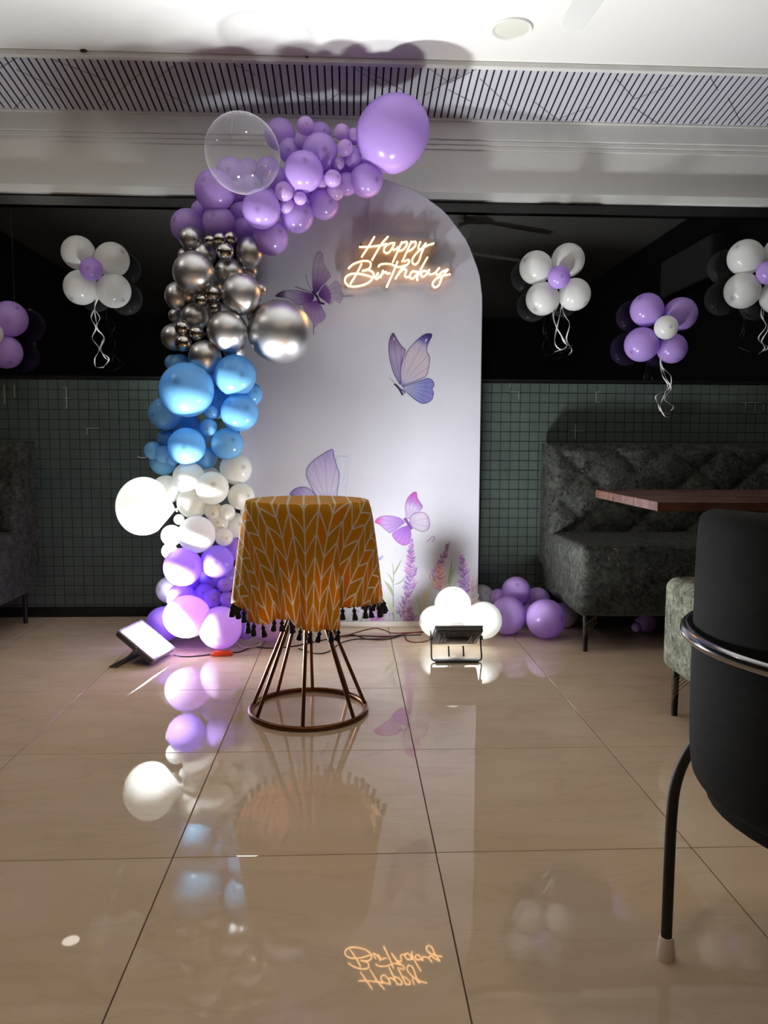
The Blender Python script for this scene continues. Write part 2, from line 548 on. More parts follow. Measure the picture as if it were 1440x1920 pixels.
# ------------------------------------------------------------------ floodlights
M_CAST = simple('black_cast_aluminium', (62, 62, 64), 0.45, var=0.1)
M_CASTG = simple('grey_flood_bezel', (120, 122, 124), 0.4)
M_WIRE = simple('black_cable', (18, 16, 17), 0.45)
def floodlight(loc, wdir, hdir, strength, label, stand):
    """origin at the middle of the lower glass edge; local X along the width, Y up the glass, Z out of the glass"""
    t = thing('floodlight', (0, 0, 0), label, 'floodlight', 'led floodlights on the floor')
    X = Vector(wdir).normalized(); Y = Vector(hdir).normalized(); Z = X.cross(Y).normalized()
    Y = Z.cross(X)
    mt = Matrix((X, Y, Z)).transposed().to_4x4()
    mt.translation = Vector(loc)
    t.location = (loc[0], loc[1], 0)
    inv = Matrix.Translation(-Vector(t.location))
    def put(o):
        o.matrix_parent_inverse = inv
        o.matrix_basis = mt
        return o
    W, H = .205, .20
    put(MB().box(-W / 2, W / 2, 0, H, -.028, -.004, .011, 3).build('housing', M_CAST, t))
    bz = MB()
    for (x0, x1, y0, y1) in ((-W/2, W/2, 0, .012), (-W/2, W/2, H - .012, H), (-W/2, -W/2 + .012, 0, H), (W/2 - .012, W/2, 0, H)):
        bz.box(x0, x1, y0, y1, -.006, .003, .003, 2)
    put(bz.build('bezel', M_CASTG, t))
    put(MB().box(-W/2 + .011, W/2 - .011, .011, H - .011, -.003, 0).build('glass', emitter('lit_flood_glass', (.93, .97, 1.0), 9.0), t, smooth=False))
    la = bpy.data.lights.new('flood_lamp', 'AREA')
    la.shape = 'RECTANGLE'; la.size = W - .022; la.size_y = H - .022
    la.color = (.93, .97, 1.0)
    la.spread = math.radians(stand.get('spread', 132))
    la.energy = strength * math.pi * la.size * la.size_y * FLOOD_SCALE
    lo = bpy.data.objects.new('flood_lamp', la); COL.objects.link(lo); lo.parent = t
    lo.matrix_parent_inverse = inv
    lo.matrix_basis = mt @ Matrix.Translation((0, H / 2, .0025)) @ Matrix.Rotation(math.pi, 4, 'X')
    for k in range(13):
        x = -W / 2 + .022 + k * (W - .044) / 12
        put(MB().box(x - .0022, x + .0022, .024, H - .022, -.033, -.026, .002, 1).build('fin', M_CAST, t))
    put(MB().box(-.05, .05, .07, .13, -.042, -.027, .006, 2).build('driver_box', M_CAST, t))
    # stand built in world axes
    for pts in stand['rods']:
        o = MB().tube(spline(pts, 5), .0036, 8).build('stand_arm', M_CAST, t); o.matrix_parent_inverse = inv
    mb = MB().box(*stand['foot'], .004, 2, stand.get('m'))
    o = mb.build('foot_bar', M_CAST, t); o.matrix_parent_inverse = inv
    for s in (-1, 1):
        put(MB().lathe([(0, 0), (.011, 0), (.012, .006), (.009, .012), (0, .012)], 14, Matrix.Translation((s * (W / 2 + .001), .085, -.02)) @ Matrix.Rotation(s * math.pi / 2, 4, 'Y')).build('knob', M_CAST, t))
    return t
# right: seen from behind, tipped back, throwing its light at the backdrop
fR = Vector((.462, 3.36, .072))
elR = math.radians(60)
floodlight(fR, (-1, 0, 0), (0, -math.sin(elR), math.cos(elR)), FLOOD_RIGHT,
           'floodlight seen from its ribbed black back, in front of the white balloons',
           dict(rods=[[(.462 + s * .108, 3.30, .125), (.462 + s * .108, 3.272, .06), (.462 + s * .107, 3.25, .012), (.462 + s * .085, 3.245, .006)] for s in (-1, 1)] +
                     [[(.43, 3.28, .06), (.43, 3.26, .02)], [(.494, 3.28, .06), (.494, 3.26, .02)]],
                spread=156, foot=(.368, .556, 3.225, 3.265, 0.0, .010)))
# left: its bright glass is turned up to the right
D_, C_ = onz(288, 1239, .03), onz(333, 1213, .03)
wl = (C_ - D_); wl.z = 0; wl.normalize()
A_ = Vector((-.175, 0, .134)).normalized()
fL = D_ + wl * .1025
hl_ = Vector((-wl.y, wl.x, 0)) * .80 + Vector((0, 0, .60))
mL = Matrix.Translation((fL.x - .17, fL.y, 0)) @ Matrix.Rotation(math.atan2(wl.y, wl.x), 4, 'Z')
s1 = fL + hl_ * .09 + wl * .11; s2 = fL + hl_ * .09 - wl * .11
floodlight(fL, wl, hl_, FLOOD_LEFT, 'floodlight with its bright glass turned up beside the balloon column',
           dict(rods=[[tuple(s1), (s1.x - .05, s1.y, .03), (fL.x - .17 + wl.x * .09, fL.y + wl.y * .09, .006)],
                      [tuple(s2), (s2.x - .05, s2.y, .03), (fL.x - .17 - wl.x * .09, fL.y - wl.y * .09, .006)]],
                foot=(-.10, .10, -.018, .018, 0.0, .008), m=mL))

# ------------------------------------------------------------------ arched backdrop with its prints
BY = 3.88               # front face of the backdrop
BX0, BX1, BZ1 = -.545, .657, 1.62
BR = (BX1 - BX0) / 2
BXC = (BX0 + BX1) / 2
def mat_print_cloth():
    k = NT('printed_backdrop_cloth')
    f = k.noise(2.2, 3)
    sx = k.n('ShaderNodeSeparateXYZ')
    k.l(k.n('ShaderNodeTexCoord').outputs['Object'], sx.inputs[0])
    k.l(k.ramp(f, [(0.35, lin((166, 164, 174))), (0.65, lin((173, 172, 180)))]), k.b.inputs['Base Color'])
    k.b.inputs['Roughness'].default_value = 0.55
    k.b.inputs['Specular IOR Level'].default_value = 0.3
    k.bump(k.noise(3.5, 2), 0.12, 0.02)
    return k.m
M_CLOTH = mat_print_cloth()
PANEL_LIN = lin((170, 168, 177))
out = [(BX0, .03)]
for k in range(41):
    a = math.pi - math.pi * k / 40
    out.append((BXC + BR * math.cos(a), BZ1 + BR * math.sin(a)))
out.append((BX1, .03))
# right edge wraps a little unevenly
bd = thing('photo_backdrop', (BXC, BY, 0), 'tall white arched backdrop printed with purple butterflies and lavender', 'backdrop')
bd['kind'] = 'thing'
n = len(out)
TH = .032
bvs = []
for (y, ins) in ((BY + .004, 0.0), (BY, .004), (BY + TH, 0.0)):
    for i, (x, z) in enumerate(out):
        dx, dz = x - BXC, z - 1.1
        l = math.hypot(dx, dz)
        wob = .0022 * math.sin(i * 1.7) if 3 < i < n - 3 else 0
        bvs.append((x - dx / l * (ins - wob) - BXC, y - BY, z - dz / l * (ins - wob)))
F, E2, B3 = range(n, 2 * n), range(0, n), range(2 * n, 3 * n)
bf = [tuple(F)[::1], tuple(B3)[::-1]]
for i in range(n):
    j = (i + 1) % n
    bf.append((E2[i], E2[j], F[j], F[i]))
    bf.append((B3[i], B3[j], E2[j], E2[i]))
bf = [tuple(reversed(f)) for f in bf]
mesh_obj('printed_panel', bvs, bf, M_CLOTH, bd, smooth=True, angle=30)
M_FRAME = simple('black_metal_frame', (30, 30, 32), .4)
fb = MB().box(BX0 + .01 - BXC, BX1 - .01 - BXC, .036, .056, 0, .03, .002, 1)
fb.box(BX0 + .03 - BXC, BX0 + .055 - BXC, .036, .056, .03, 1.5).box(BX1 - .055 - BXC, BX1 - .03 - BXC, .036, .056, .03, 1.5)
fb.build('frame', M_FRAME, bd)
MB().box(BX0 - BXC, BX1 - BXC, .002, .034, 0.0, .03, .003, 1).build('base_strip', simple('white_base_strip', (214, 210, 205), .5), bd)

def mat_vcol(name):
    k = NT(name)
    a = k.n('ShaderNodeAttribute', attribute_name='ink')
    k.l(a.outputs['Color'], k.b.inputs['Base Color'])
    k.b.inputs['Roughness'].default_value = 0.55
    k.b.inputs['Specular IOR Level'].default_value = 0.3
    return k.m
M_INK = mat_vcol('butterfly_ink')
INKS = np.array(PANEL_LIN) / np.array(lin((214, 212, 221)))

def seg_dist(P, poly):
    A = poly; B = np.roll(poly, -1, 0)
    dmin = np.full(len(P), 1e9)
    for a, b in zip(A, B):
        ab = b - a
        t = np.clip(((P - a) @ ab) / max(ab @ ab, 1e-9), 0, 1)
        dmin = np.minimum(dmin, np.linalg.norm(P - (a + t[:, None] * ab), axis=1))
    return dmin
def inside(P, poly):
    x, y = P[:, 0], P[:, 1]
    res = np.zeros(len(P), bool)
    A = poly; B = np.roll(poly, -1, 0)
    for (ax, ay), (bx, by) in zip(A, B):
        c = ((ay > y) != (by > y)) & (x < (bx - ax) * (y - ay) / ((by - ay) if by != ay else 1e-9) + ax)
        res ^= c
    return res
def smooth01(x):
    x = np.clip(x, 0, 1)
    return x * x * (3 - 2 * x)

def ink_mesh(name, label, wings, strokes, step=0.55, lift=.0007):
    """wings / strokes are given in the photograph's pixels on the backdrop's plane"""
    allp = np.concatenate([np.array(w_['poly'], float) for w_ in wings] + [np.array(s_['pts'], float) for s_ in strokes])
    x0, y0 = allp.min(0) - 3; x1, y1 = allp.max(0) + 3
    nx, ny = int((x1 - x0) / step) + 1, int((y1 - y0) / step) + 1
    gx, gy = np.meshgrid(np.linspace(x0, x1, nx), np.linspace(y0, y1, ny))
    P = np.stack([gx.ravel(), gy.ravel()], 1)
    col = np.tile(np.array(PANEL_LIN), (len(P), 1))
    cover = np.zeros(len(P))
    for w_ in wings:
        poly = np.array([(p.x, p.y) for p in spline([(a, b, 0) for a, b in w_['poly']], 6, True)])
        m = inside(P, poly)
        d = seg_dist(P, poly)
        root = np.array(w_['root'], float)
        rel = P - root
        r = np.linalg.norm(rel, axis=1)
        rmax = r[m].max() if m.any() else 1
        s = r / rmax
        ang = np.arctan2(rel[:, 1], rel[:, 0])
        stops = w_['cols']
        xs = [q[0] for q in stops]
        C = np.stack([np.interp(s, xs, [lin(q[1])[c] for q in stops]) for c in range(3)], 1) * INKS
        nv = w_.get('veins', 7)
        am = ang[m]
        mid = np.arctan2(np.sin(am).mean(), np.cos(am).mean())
        da = (ang - mid + np.pi) % (2 * np.pi) - np.pi
        span = max(np.ptp(da[m]), .1)
        t = (da - da[m].min()) / span * nv
        curve = 0.25 * np.sin(s * 3 + w_.get('ph', 0))
        fr = np.abs(((t + curve) % 1) - 0.5)
        vd = fr * span / nv * r
        vein = np.exp(-(vd / w_.get('vw', .8)) ** 2) * np.clip(s * 3, 0, 1) * w_.get('va', .5)
        streak = 0.5 + 0.5 * np.sin(t * 9.1 + 3 * np.sin(s * 4)) * np.sin(t * 23.7)
        E = np.array(lin(w_['edge'])) * INKS
        C = C * (1 - vein[:, None]) + E * vein[:, None]
        C = C * (1 + .16 * (streak[:, None] - .5))
        ea = np.exp(-(d / (w_.get('ew', 1.3) * 1.25)) ** 2) * w_.get('ea', .9)
        C = C * (1 - ea[:, None]) + E * ea[:, None]
        dk = w_.get('dark')
        if dk:
            b = smooth01((dk[2] - np.linalg.norm(P - np.array(dk[:2]), axis=1)) / (dk[2] * .6))
            C = C * (1 - b[:, None] * dk[3]) + E * b[:, None] * dk[3]
        al = np.clip(m * w_.get('alpha', 1.0), 0, 1)
        col = col * (1 - al[:, None]) + C * al[:, None]
        cover = np.maximum(cover, m * 1.0)
    for s_ in strokes:
        pts = [(p.x, p.y) for p in spline([(a, b, 0) for a, b in s_['pts']], 5)]
        dm = np.full(len(P), 1e9)
        for a, b in zip(pts, pts[1:]):
            a = np.array(a); b = np.array(b); ab = b - a
            t = np.clip(((P - a) @ ab) / max(ab @ ab, 1e-9), 0, 1)
            dm = np.minimum(dm, np.linalg.norm(P - (a + t[:, None] * ab), axis=1))
        al = np.clip((s_['w'] - dm) / .5 + .5, 0, 1) * s_.get('a', 1)
        col = col * (1 - al[:, None]) + np.array(lin(s_['c'])) * INKS * al[:, None]
        cover = np.maximum(cover, (dm < s_['w'] + .5) * 1.0)
    pos = np.array([at(px, py, BY - lift) for px, py in P])
    pos -= np.array([BXC, BY, 0])
    idx = np.arange(len(P)).reshape(ny, nx)
    q = np.stack([idx[:-1, :-1], idx[1:, :-1], idx[1:, 1:], idx[:-1, 1:]], -1).reshape(-1, 4)
    q = q[(cover[q] > 0).sum(1) >= 2]
    used, invq = np.unique(q, return_inverse=True)
    me = bpy.data.meshes.new(name)
    me.from_pydata(pos[used].tolist(), [], invq.reshape(-1, 4).tolist())
    at_ = me.color_attributes.new('ink', 'FLOAT_COLOR', 'POINT')
    at_.data.foreach_set('color', np.concatenate([np.clip(col[used], 0, 1), np.ones((len(used), 1))], 1).ravel().astype(np.float32))
    me.materials.append(M_INK)
    return tag(link(name, me, bd), label)

def cr(o, s, pts):
    return [(o[0] + x / s, o[1] + y / s) for x, y in pts]
# butterfly A, dark purple, beside the large chrome balloon
oA, sA = (510, 460), 9.0
ink_mesh('butterfly_print', 'dark purple butterfly print with spread wings below the neon sign', [
    dict(poly=cr(oA, sA, [(700, 800), (675, 560), (690, 380), (720, 200), (800, 100), (860, 150), (870, 280), (990, 500), (960, 570), (850, 680), (780, 780)]), root=cr(oA, sA, [(740, 860)])[0],
         cols=[(0, (45, 12, 95)), (.2, (105, 62, 140)), (.4, (170, 140, 186)), (.7, (196, 184, 206)), (1, (186, 172, 198))], edge=(86, 58, 112), ea=.45, ew=.9, veins=6, va=.28),
    dict(poly=cr(oA, sA, [(780, 830), (900, 650), (960, 690), (1080, 600), (1170, 680), (1180, 790), (1210, 850), (1150, 980), (1060, 930), (990, 1000), (880, 930)]), root=cr(oA, sA, [(750, 870)])[0],
         cols=[(0, (50, 15, 100)), (.3, (112, 70, 150)), (.52, (140, 104, 168)), (.56, (196, 182, 206)), (1, (190, 176, 202))], edge=(92, 60, 122), ea=.4, ew=.9, veins=6, va=.3),
    dict(poly=cr(oA, sA, [(700, 830), (560, 785), (400, 760), (200, 770), (100, 815), (60, 865), (220, 890), (330, 930), (450, 1010), (560, 1000), (690, 930)]), root=cr(oA, sA, [(740, 870)])[0],
         cols=[(0, (45, 12, 95)), (.22, (120, 66, 152)), (.45, (180, 150, 194)), (.72, (196, 188, 208)), (.82, (110, 84, 130)), (1, (60, 32, 82))], edge=(58, 26, 92), ea=.75, ew=1.0, veins=5, va=.25),
    dict(poly=cr(oA, sA, [(740, 930), (640, 960), (520, 1010), (600, 1180), (680, 1290), (710, 1390), (780, 1320), (860, 1280), (910, 1190), (860, 1080), (800, 970)]), root=cr(oA, sA, [(740, 870)])[0],
         cols=[(0, (50, 15, 100)), (.25, (134, 84, 164)), (.5, (176, 146, 194)), (1, (186, 168, 204))], edge=(104, 70, 138), ea=.45, ew=.9, veins=6, va=.3),
], [dict(pts=cr(oA, sA, [(690, 790), (760, 870), (800, 960), (870, 985)]), w=2.2, c=(40, 14, 82)),
    dict(pts=cr(oA, sA, [(690, 790), (610, 650), (565, 490)]), w=.5, c=(80, 62, 98)),
    dict(pts=cr(oA, sA, [(670, 790), (520, 740), (390, 700)]), w=.6, c=(64, 44, 84)),
    dict(pts=cr(oA, sA, [(705, 1370), (700, 1440), (712, 1490)]), w=.8, c=(104, 74, 132)),
    dict(pts=cr(oA, sA, [(1190, 870), (1280, 855), (1370, 855)]), w=.7, c=(138, 118, 156))])
# butterfly B, lilac and blue, in the middle
oB, sB = (700, 600), 9.0
ink_mesh('butterfly_print', 'lilac and blue butterfly print with raised wings at the middle of the arch', [
    dict(poly=cr(oB, sB, [(460, 1100), (390, 1000), (320, 850), (270, 640), (255, 430), (285, 280), (340, 215), (400, 320), (480, 440), (545, 510), (500, 640), (470, 800), (465, 950)]), root=cr(oB, sB, [(460, 1120)])[0],
         cols=[(0, (80, 62, 150)), (.15, (158, 144, 190)), (.6, (176, 156, 190)), (.85, (140, 116, 160)), (1, (64, 44, 96))], edge=(56, 42, 108), veins=4, va=.35),
    dict(poly=cr(oB, sB, [(480, 1120), (455, 900), (480, 720), (560, 540), (680, 390), (840, 250), (970, 225), (990, 280), (930, 400), (905, 520), (955, 640), (930, 850), (880, 960), (700, 1040), (560, 1090)]), root=cr(oB, sB, [(480, 1130)])[0],
         cols=[(0, (110, 96, 180)), (.12, (196, 188, 206)), (.55, (208, 192, 198)), (.74, (196, 184, 204)), (.84, (110, 96, 170)), (.95, (62, 46, 112)), (1, (50, 36, 84))], edge=(58, 48, 120), veins=6, va=.32, ph=1),
    dict(poly=cr(oB, sB, [(500, 1140), (640, 1070), (800, 1020), (920, 980), (1010, 1030), (1030, 1110), (1000, 1160), (1020, 1230), (1000, 1330), (940, 1390), (830, 1415), (720, 1360), (600, 1260)]), root=cr(oB, sB, [(490, 1130)])[0],
         cols=[(0, (190, 186, 210)), (.35, (160, 164, 206)), (.7, (128, 134, 196)), (1, (140, 130, 196))], edge=(52, 46, 110), veins=8, va=.42, ew=1.2),
], [dict(pts=cr(oB, sB, [(365, 1085), (430, 1150), (490, 1255)]), w=2.0, c=(46, 34, 80)),
    dict(pts=cr(oB, sB, [(440, 1160), (500, 1190), (530, 1230)]), w=1.2, c=(60, 48, 100)),
    dict(pts=cr(oB, sB, [(370, 1080), (330, 1030), (265, 975)]), w=.5, c=(150, 140, 140)),
    dict(pts=cr(oB, sB, [(880, 360), (900, 325)]), w=1.2, c=(220, 216, 226)),
    dict(pts=cr(oB, sB, [(345, 300), (348, 340)]), w=.9, c=(205, 198, 215))])
# butterfly C, upright pale wings above the table
oC, sC = (530, 820), 9.0
ink_mesh('butterfly_print', 'pale lilac butterfly print half hidden behind the yellow table', [
    dict(poly=cr(oC, sC, [(900, 950), (900, 360), (1000, 325), (1105, 320), (1110, 400), (1090, 700), (1070, 950), (1000, 1100)]), root=cr(oC, sC, [(880, 1150)])[0],
         cols=[(0, (206, 206, 220)), (1, (212, 213, 224))], edge=(150, 152, 168), ea=.5, ew=.8, veins=3, va=.1),
    dict(poly=cr(oC, sC, [(560, 980), (430, 740), (392, 620), (420, 500), (520, 385), (640, 300), (780, 215), (850, 205), (880, 340), (930, 520), (960, 640), (930, 900), (900, 1100), (760, 1150)]), root=cr(oC, sC, [(760, 1160)])[0],
         cols=[(0, (180, 168, 214)), (.3, (206, 198, 218)), (.65, (196, 182, 214)), (1, (160, 146, 200))], edge=(72, 64, 124), veins=9, va=.3, dark=None),
    dict(poly=cr(oC, sC, [(120, 960), (200, 870), (310, 832), (430, 850), (510, 910), (560, 1010), (400, 1120), (220, 1060)]), root=cr(oC, sC, [(620, 1140)])[0],
         cols=[(0, (190, 176, 214)), (.6, (186, 172, 212)), (1, (128, 104, 170))], edge=(88, 72, 140), veins=6, va=.35),
], [dict(pts=cr(oC, sC, [(640, 1010), (700, 1090), (760, 1200)]), w=2, c=(80, 60, 120))])
# butterfly D, violet and magenta, at the lower right
oD, sD = (690, 900), 6.545
ink_mesh('butterfly_print', 'violet butterfly print with magenta wing tips at the lower right', [
    dict(poly=cr(oD, sD, [(470, 470), (455, 330), (480, 230), (540, 160), (595, 148), (610, 220), (670, 320), (640, 380), (560, 420), (510, 470)]), root=cr(oD, sD, [(490, 490)])[0],
         cols=[(0, (196, 176, 212)), (.45, (206, 190, 218)), (.65, (178, 128, 200)), (.85, (190, 80, 184)), (1, (190, 70, 160))], edge=(112, 62, 142), ea=.7, ew=1.0, veins=6, va=.35),
    dict(poly=cr(oD, sD, [(510, 520), (520, 450), (600, 400), (680, 395), (735, 440), (762, 540), (735, 615), (660, 635), (590, 610), (530, 575)]), root=cr(oD, sD, [(500, 530)])[0],
         cols=[(0, (182, 150, 206)), (.4, (206, 196, 214)), (.8, (212, 198, 218)), (1, (196, 168, 206))], edge=(92, 60, 118), ea=.8, ew=1.1, veins=5, va=.22),
    dict(poly=cr(oD, sD, [(450, 520), (380, 460), (230, 435), (130, 460), (82, 515), (150, 555), (220, 620), (270, 652), (340, 610), (410, 560)]), root=cr(oD, sD, [(470, 530)])[0],
         cols=[(0, (150, 100, 190)), (.35, (176, 140, 208)), (.7, (198, 160, 218)), (.88, (206, 104, 184)), (1, (200, 70, 150))], edge=(112, 62, 146), ea=.65, ew=1.0, veins=6, va=.3),
    dict(poly=cr(oD, sD, [(470, 560), (390, 590), (300, 650), (310, 710), (380, 780), (450, 805), (510, 770), (530, 690), (525, 610), (505, 560)]), root=cr(oD, sD, [(490, 540)])[0],
         cols=[(0, (130, 74, 176)), (.4, (164, 108, 206)), (.8, (186, 124, 214)), (1, (190, 110, 205))], edge=(126, 66, 158), ea=.6, ew=1.0, veins=7, va=.3),
], [dict(pts=cr(oD, sD, [(455, 480), (490, 530), (530, 590)]), w=2.8, c=(118, 72, 150)),
    dict(pts=cr(oD, sD, [(725, 755), (760, 725), (795, 695), (820, 715), (790, 755)]), w=1.3, c=(170, 146, 176), a=.8)])

# lavender and leaves along the bottom: flat petals and blades, each plant one printed part
class Ink:
    def __init__(self):
        self.v, self.f, self.c, self.k = [], [], [], 0
    def leaf(self, a, b, wd, c0, c1=None, bend=0.0):
        """a flat pointed blade from pixel a to pixel b"""
        a = np.array(a, float); b = np.array(b, float); d = b - a
        L = np.linalg.norm(d) or 1
        nrm = np.array([-d[1], d[0]]) / L
        self.k += 1
        lift = .0006 + .0000006 * self.k
        N = 6
        base = len(self.v)
        for i in range(N + 1):
            t = i / N
            cpt = a + d * t + nrm * bend * L * math.sin(math.pi * t)
            hw = wd * (math.sin(math.pi * min(1, .12 + t * .88)) ** .8)
            cc = (np.array(lin(c0)) * (1 - t) + np.array(lin(c1 or c0)) * t) * INKS
            for s in (-1, 1):
                p = cpt + nrm * hw * s
                q = at(p[0], p[1], BY - lift)
                if q.z < .032: q.z = .032
                self.v.append((q.x - BXC, q.y - BY, q.z)); self.c.append(tuple(cc) + (1,))
        for i in range(N):
            o = base + i * 2
            self.f.append((o, o + 2, o + 3, o + 1))
    def build(self, name, label):
        me = bpy.data.meshes.new(name)
        me.from_pydata(self.v, [], self.f)
        me.color_attributes.new('ink', 'FLOAT_COLOR', 'POINT').data.foreach_set('color', np.array(self.c, np.float32).ravel())
        me.materials.append(M_INK)
        return tag(link(name, me, bd), label)
LAV = [(168, 122, 196), (146, 100, 176), (188, 150, 210), (134, 104, 170), (196, 128, 190)]
R_ = random.Random(11)
def lavender(base, tip, wd, pal, label, n=46, stem=(150, 140, 160)):
    k = Ink()
    k.leaf(base, tip, .9, stem)
    b = np.array(base, float); t = np.array(tip, float)
    ax = (t - b) / np.linalg.norm(t - b); nr = np.array([-ax[1], ax[0]])
    for i in range(n):
        u = (i + R_.random()) / n
        p = b + (t - b) * u
        s = 1 if i % 2 else -1
        spread = wd * (1 - .75 * u ** 1.3) * (.6 + .6 * R_.random())
        q = p + nr * s * spread + ax * spread * (.5 + .6 * R_.random())
        c = pal[min(len(pal) - 1, int((u + R_.uniform(-.12, .12)) * len(pal))) if u > 0 else 0] if isinstance(pal[0][0], (list, tuple)) is False else pal[0]
        c = pal[R_.randrange(len(pal))] if len(pal) > 3 else c
        k.leaf(p, q, 1.1 + R_.random() * 1.0, c, tuple(min(255, v + 26) for v in c), R_.uniform(-.2, .2))
    return k.build('lavender_print', label)
lavender((768, 1112), (772, 1012), 15, LAV, 'tall lavender spike print in the middle', 70)
lavender((752, 1160), (768, 1105), 17, [(190, 160, 205), (160, 118, 186), (206, 176, 214), (140, 100, 160)], 'short lavender print below the tall spike', 50)
lavender((812, 1090), (842, 1016), 11, [(158, 108, 152), (172, 128, 180), (146, 100, 140), (190, 150, 196)], 'leaning brownish lavender print right of the middle', 46, (120, 96, 110))
lavender((826, 1108), (824, 1060), 17, [(238, 172, 154), (230, 150, 150), (240, 190, 170), (206, 130, 160)], 'coral pink flower print behind the white balloons', 46, (210, 160, 140))
lavender((874, 1116), (866, 1042), 15, LAV, 'lavender print at the right edge', 56)
lavender((700, 1176), (712, 1140), 20, [(200, 130, 190), (176, 146, 206), (190, 170, 220), (160, 96, 160)], 'low purple floret print beside the yellow cloth', 54, (150, 110, 150))
lavender((770, 1176), (768, 1140), 14, [(176, 120, 166), (200, 150, 190), (150, 100, 150), (190, 160, 200)], 'low purple floret print at the bottom middle', 44, (130, 90, 130))
lavender((890, 1150), (884, 1080), 14, [(228, 196, 200), (214, 176, 196), (230, 208, 200), (206, 170, 190)], 'faint pink flower print by the right edge', 36, (200, 180, 170))
lavender((520, 1170), (530, 1090), 16, LAV, 'lavender print hidden behind the table', 50)
g = Ink()
GR = [(150, 166, 124), (178, 190, 156), (130, 146, 112), (196, 204, 176), (206, 200, 150)]
for a, b, wd, c, bd_ in [((738, 1172), (737, 1092), 1.0, 2, 0), ((737, 1095), (734, 1050), .8, 2, .05), ((738, 1078), (754, 1047), 1.6, 0, 0), ((738, 1102), (724, 1072), 1.3, 0, .1),
                         ((740, 1096), (760, 1078), 1.2, 0, .15), ((738, 1118), (720, 1088), 3.2, 0, .06), ((739, 1148), (722, 1110), 4.5, 3, -.05), ((741, 1150), (756, 1134), 2, 1, .15),
                         ((744, 1146), (764, 1144), .9, 2, .1), ((790, 1160), (780, 1112), 2.6, 1, .04), ((790, 1160), (797, 1098), 3.0, 4, .03), ((792, 1155), (806, 1100), 3.2, 4, -.05),
                         ((795, 1156), (812, 1122), 3.0, 3, -.05), ((788, 1162), (772, 1130), 2.4, 3, .08), ((840, 1096), (847, 1048), 2.4, 0, .03), ((843, 1100), (856, 1058), 2.6, 1, -.05),
                         ((836, 1100), (832, 1070), 2.4, 3, .05), ((850, 1100), (862, 1076), 2.4, 3, 0), ((812, 1100), (804, 1070), 1.8, 4, .05), ((758, 1172), (757, 1140), .8, 2, 0),
                         ((640, 1178), (634, 1150), 1.5, 0, 0), ((648, 1178), (656, 1150), 1.5, 1, 0), ((662, 1178), (660, 1145), 1.2, 2, 0), ((672, 1178), (680, 1150), 1.4, 0, .05),
                         ((890, 1170), (896, 1110), 2.2, 3, 0), ((880, 1165), (872, 1110), 2.4, 3, .05)]:
    g.leaf(a, b, wd, GR[c], tuple(min(255, v + 18) for v in GR[c]), bd_)
for i in range(70):
    x = R_.uniform(470, 892); y = R_.uniform(1148, 1176)
    c = LAV[R_.randrange(5)]
    g.leaf((x, y), (x + R_.uniform(-7, 7), y - R_.uniform(3, 10)), 1.2, tuple(min(255, v + 22) for v in c), c)
g.leaf((741, 1027), (745, 1036), 2.4, (206, 216, 212), (196, 208, 206))
g.leaf((710, 1050), (720, 1041), 2.6, (150, 146, 206), (180, 180, 220))
tag(g.build('leaf_print', 'green leaves and small purple florets printed along the bottom'), kind='stuff')

# ------------------------------------------------------------------ neon sign
SY = 3.832
M_NEON = emitter('warm_white_neon', (1.0, .50, .15), NEON)
def mat_acrylic():
    k = NT('clear_acrylic')
    tr = k.n('ShaderNodeBsdfTransparent')
    tr.inputs[0].default_value = (.93, .91, .90, 1)
    gl = k.n('ShaderNodeBsdfGlossy', i_Roughness=.05)
    fr = k.n('ShaderNodeFresnel', i_IOR=1.45)
    mx = k.n('ShaderNodeMixShader')
    k.l(fr.outputs[0], mx.inputs[0]); k.l(tr.outputs[0], mx.inputs[1]); k.l(gl.outputs[0], mx.inputs[2])
    k.l(mx.outputs[0], k.out.inputs[0])
    return k.m
M_ACR = mat_acrylic()
oN, sN = (640, 430), 6.545
STROKES = [
 [(408,88),(330,215),(248,340)], [(218,215),(350,212),(480,195),(560,176)], [(575,85),(500,170),(440,265),(375,378)],
 [(640,165),(590,175),(535,215),(525,270),(560,292),(600,265),(640,200),(655,160),(632,235),(655,250),(700,215)],
 [(745,150),(700,250),(630,405)], [(745,165),(800,152),(803,190),(755,250),(702,262)],
 [(860,145),(815,250),(745,400)], [(860,160),(910,152),(908,200),(852,255),(806,265)],
 [(972,150),(945,220),(972,250),(1040,165)], [(1040,165),(985,290),(950,390),(905,430),(870,400),(885,340),(960,255),(1050,200),(1140,170)],
 [(85,480),(150,425),(250,390),(330,390),(362,420),(340,480),(252,510)],
 [(252,510),(340,500),(395,540),(380,610),(300,670),(180,700),(90,690),(45,640),(60,580),(130,545),(230,545),(330,570),(395,592)],
 [(250,420),(190,540),(110,670)], [(455,530),(418,590),(440,605),(485,560)], [(452,462),(462,450)],
 [(512,500),(482,592)], [(490,560),(540,520),(560,540),(600,535)],
 [(690,390),(640,520),(555,710)], [(455,450),(500,425),(600,425),(700,460),(790,440)],
 [(770,395),(825,372),(826,415),(745,480),(700,545),(662,608)], [(690,565),(750,495),(798,500),(780,560),(800,585),(845,575)],
 [(925,515),(870,520),(840,575),(870,605),(920,560),(935,515)], [(1060,340),(990,460),(930,590),(940,628)],
 [(1055,515),(1005,510),(978,555),(1010,580),(1060,530),(1080,490),(1072,540),(1110,552),(1150,530)],
 [(1205,470),(1160,530),(1190,560),(1240,520),(1310,490)], [(1312,490),(1240,580),(1200,680),(1150,710),(1120,670),(1160,610),(1240,570),(1340,550)]]
sc0 = at(745, 490, SY)
sign = thing('neon_sign', sc0, 'lit warm white neon sign reading Happy Birthday on the arch', 'neon sign')
inv = Matrix.Translation(-sc0)
